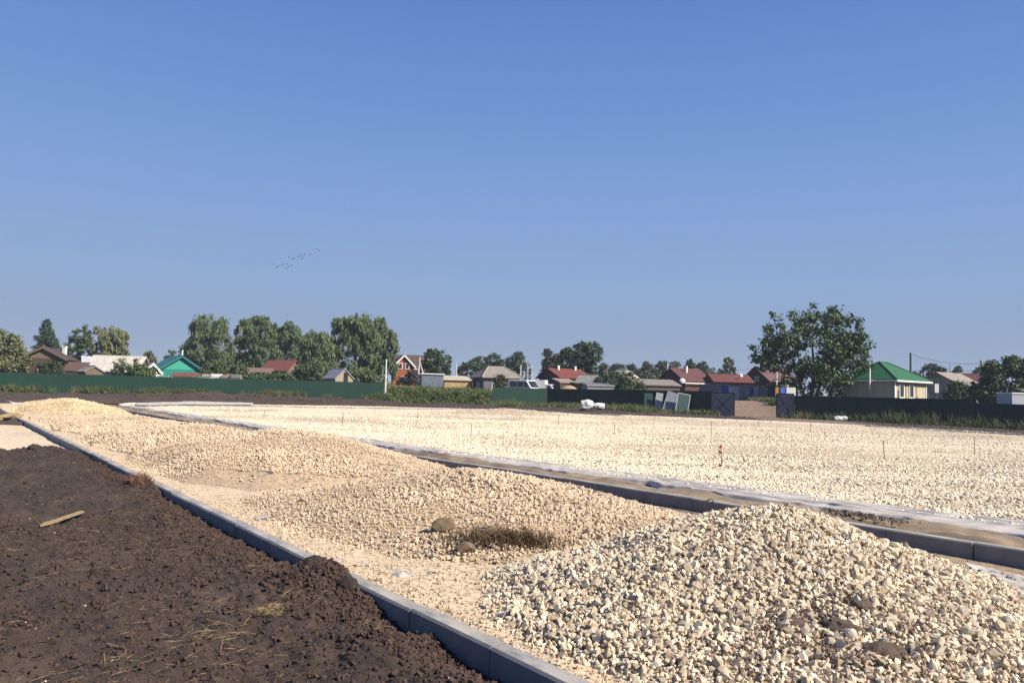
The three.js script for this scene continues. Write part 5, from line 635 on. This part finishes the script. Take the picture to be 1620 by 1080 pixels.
tree(526, 602, 498, 100, 'tallest willow behind the grey roofed shed', { ...willow, tips: 300, low: 0.06, lobes: [[0.1, 0.8, 0.62, 0.2], [-0.45, 0.7, 0.5, 0.24], [0.4, 0.62, 0.55, 0.3], [-0.1, 0.4, 0.85, 0.3], [0.1, 0.2, 0.8, 0.18]] });
tree(576, 629, 506, 101, 'slim double topped willow beside the brick house', { ...willow, tips: 230, low: 0.06, lobes: [[0.0, 0.82, 0.38, 0.17], [0.55, 0.6, 0.42, 0.22], [-0.2, 0.55, 0.6, 0.3], [0.1, 0.28, 0.8, 0.26]] });
tree(670, 718, 553, 108, 'dark round tree right of the brick house', { color: dkG, tips: 190, low: 0.05, lobes: [[0, 0.62, 0.85, 0.36], [-0.2, 0.35, 0.75, 0.3], [0.3, 0.4, 0.65, 0.3]] });
tree(722, 772, 566, 122, 'low dark tree left of the hip roof', { color: dkG, tips: 120, low: 0.02 }); tree(748, 806, 561, 125, 'wide dark tree behind the hip roof', { color: [0.03, 0.056, 0.02], tips: 160, low: 0.02 }); tree(796, 839, 559, 116, 'upright dark tree behind the thin pale pole', { color: dkG, tips: 150, low: 0.02 });
tree(854, 876, 553, 104, 'thin birch left of the brick red roof', { color: [0.04, 0.06, 0.03], tips: 70, bark: barkPale, low: 0.15, lobes: [[0, 0.8, 0.4, 0.18], [0, 0.5, 0.8, 0.3]] }); tree(869, 887, 563, 104, 'short birch beside the thin birch', { color: [0.05, 0.075, 0.035], tips: 50, bark: barkPale, low: 0.1 });
tree(884, 950, 540, 100, 'dense dark wind-swept tree behind the brick red roof', { color: [0.026, 0.054, 0.02], tips: 210, per: 55, low: 0.2, lobes: [[0.15, 0.68, 0.78, 0.28], [-0.35, 0.6, 0.6, 0.24], [0.5, 0.75, 0.48, 0.2], [0.1, 0.42, 0.5, 0.2]] });
const farTree = [[940, 968, 577, 'far low tree behind the leaning pole'], [962, 992, 576, 'far pointed tree left of the cream house'], [988, 1012, 578, 'far tree right of the cream house'], [1006, 1040, 575, 'far tree above the grey tan roof'], [1030, 1062, 572, 'far tree left of the pale far pole'], [1052, 1080, 573, 'far tree directly behind the pale far pole'], [1078, 1102, 572, 'far tree behind the maroon roof ridge'], [1100, 1124, 573, 'far slender tree right of the maroon roof'], [1112, 1144, 581, 'far low tree over the faded red roof'], [1140, 1164, 569.5, 'lone lighter tree over the faded red roof']];
farTree.forEach(([a, b, y, label], i) => tree(a, b, y, 150 + (i % 3) * 14, label, { color: i === 9 ? [0.08, 0.1, 0.04] : [[0.045, 0.07, 0.028], [0.04, 0.062, 0.026], [0.055, 0.082, 0.034]][i % 3], tips: 90, per: 36, leaf: 0.4, low: 0.02, spread: 1.35, group: 'far trees behind the roofs' }));
tree(942, 1012, 589, 78, 'dark green bush beside the leaning wooden pole', { name: 'bush', category: 'bush', color: dkG, tips: 130, low: 0.02, leaf: 0.2, trunk: 0.06, lobes: [[-0.2, 0.55, 0.75, 0.42], [0.5, 0.4, 0.5, 0.32]] });
// the big tree beyond the gate
tree(1186, 1380, 486, 76, 'big spreading tree with open leafy boughs beyond the dark fence', { color: [0.045, 0.085, 0.024], spread: 1.0, ragged: 16, tips: 330, per: 44, leaf: 0.3, clump: 0.58, low: 0.04, stems: 3, trunk: 0.2, deep: 0.7, lobes: [[-0.42, 0.74, 0.36, 0.22], [0.15, 0.8, 0.4, 0.2], [0.58, 0.7, 0.38, 0.2], [-0.66, 0.5, 0.32, 0.14], [0.0, 0.5, 0.6, 0.25], [0.62, 0.46, 0.34, 0.16], [0.35, 0.25, 0.6, 0.22], [-0.12, 0.22, 0.55, 0.2], [0.45, 0.36, 0.5, 0.2], [-0.1, 0.62, 0.6, 0.26]] });
tree(1448, 1504, 575, 110, 'dark domed tree behind the grey tan roof', { color: [0.018, 0.032, 0.016], tips: 130, low: 0.02, per: 55 }); tree(1506, 1526, 582, 118, 'small dark tree above the red roof ridge', { color: dkG, tips: 40 }); tree(1536, 1560, 582, 110, 'dark tree behind the cross arm pole', { color: dkG, tips: 70, low: 0.02 });
tree(1552, 1650, 567, 68, 'bushy tree with upright twigs behind the grey container', { color: [0.045, 0.075, 0.024], tips: 260, per: 46, clump: 0.42, low: 0.03, lobes: [[-0.1, 0.5, 0.85, 0.32], [0.0, 0.85, 0.22, 0.16], [-0.55, 0.72, 0.25, 0.16], [0.4, 0.75, 0.3, 0.2], [-0.3, 0.25, 0.75, 0.22]], stems: 3 });
tree(1494, 1534, 606, 72, 'small leafy bush over the dark fence by the grey lean-to', { name: 'bush', category: 'bush', color: dkG, tips: 80, low: 0.02, leaf: 0.18, trunk: 0.05 });
tree(60, 98, 573, 80, 'dark bush before the brown cottage gable', { name: 'bush', category: 'bush', color: [0.03, 0.045, 0.02], tips: 70, low: 0.02, leaf: 0.2, trunk: 0.05 }); tree(395, 470, 590, 79, 'overgrown hedge bush under the low red roof', { name: 'bush', category: 'bush', color: [0.05, 0.085, 0.03], tips: 110, low: 0.02, leaf: 0.2, trunk: 0.05 });
tree(318, 362, 572, 84, 'leafy hedge bush below the tall willow by the teal house', { name: 'bush', category: 'bush', color: mdG, tips: 110, low: 0.02, leaf: 0.22, trunk: 0.05 }); tree(350, 402, 580, 82, 'low hedge bush in front of the pinkish lean-to roof', { name: 'bush', category: 'bush', color: [0.07, 0.095, 0.035], tips: 90, low: 0.02, leaf: 0.2, trunk: 0.05 }); tree(462, 516, 574, 83, 'tall hedge bush left of the grey roofed shed', { name: 'bush', category: 'bush', color: [0.055, 0.085, 0.03], tips: 130, low: 0.02, leaf: 0.22, trunk: 0.05 }); tree(552, 600, 584, 84, 'hedge bush right of the grey roofed shed', { name: 'bush', category: 'bush', color: [0.075, 0.1, 0.035], tips: 90, low: 0.02, leaf: 0.22, trunk: 0.05 });
tree(630, 668, 586, 100, 'dark shrub in front of the brick house', { name: 'bush', category: 'bush', color: [0.05, 0.035, 0.03], color2: [0.06, 0.07, 0.03], yellow: 0.5, tips: 70, low: 0.02, leaf: 0.22, trunk: 0.05 }); tree(783, 800, 594, 82, 'small shrub before the hip roofed house', { name: 'bush', category: 'bush', color: [0.06, 0.06, 0.03], tips: 45, low: 0.02, leaf: 0.18, trunk: 0.04 });

// ---------------------------------------------------------------- birds
{
  const wing = hull([[0, 0, -0.09], [0, 0.02, 0.09], [0.34, 0.13, 0.02], [0.33, 0.12, -0.09], [0.66, 0.06, -0.12], [0, -0.02, 0], [0.3, 0.105, 0]]), body = new THREE.SphereGeometry(0.09, 8, 6).scale(0.9, 0.8, 3), bm = mat('bird', [0.03, 0.03, 0.035]); const r = rng(21);
  const spots = [[433, 417], [437, 423], [440, 420.5], [446, 419], [448, 417], [454, 417.5], [453, 425], [456, 422], [461, 420], [457, 407.5], [462.5, 410], [466, 407.5], [471, 406], [477, 409.5], [479, 405.5], [481.5, 402], [489.5, 402], [502, 394.5], [505, 396], [475, 403.5]];
  for (const [px, py] of spots) { const p = at(px, py, 118 + 8 * r()), g = thing('bird', p.x, p.y, p.z, r() * 6.28, 'tiny dark bird flying in the loose flock', 'bird', 'flock of birds in the sky'); mesh('body', body, bm, g); mesh('tail', hull([[-0.03, 0, 0.22], [0.03, 0, 0.22], [-0.07, 0, 0.42], [0.07, 0, 0.42], [0, 0.02, 0.3]]), bm, g); g.scale.setScalar(0.5); for (const s of [1, -1]) { const w = mesh('wing', wing, bm, g); w.scale.x = s; w.rotation.z = s * (r() * 0.7 - 0.25); } }
}
renderer.render(scene, camera);
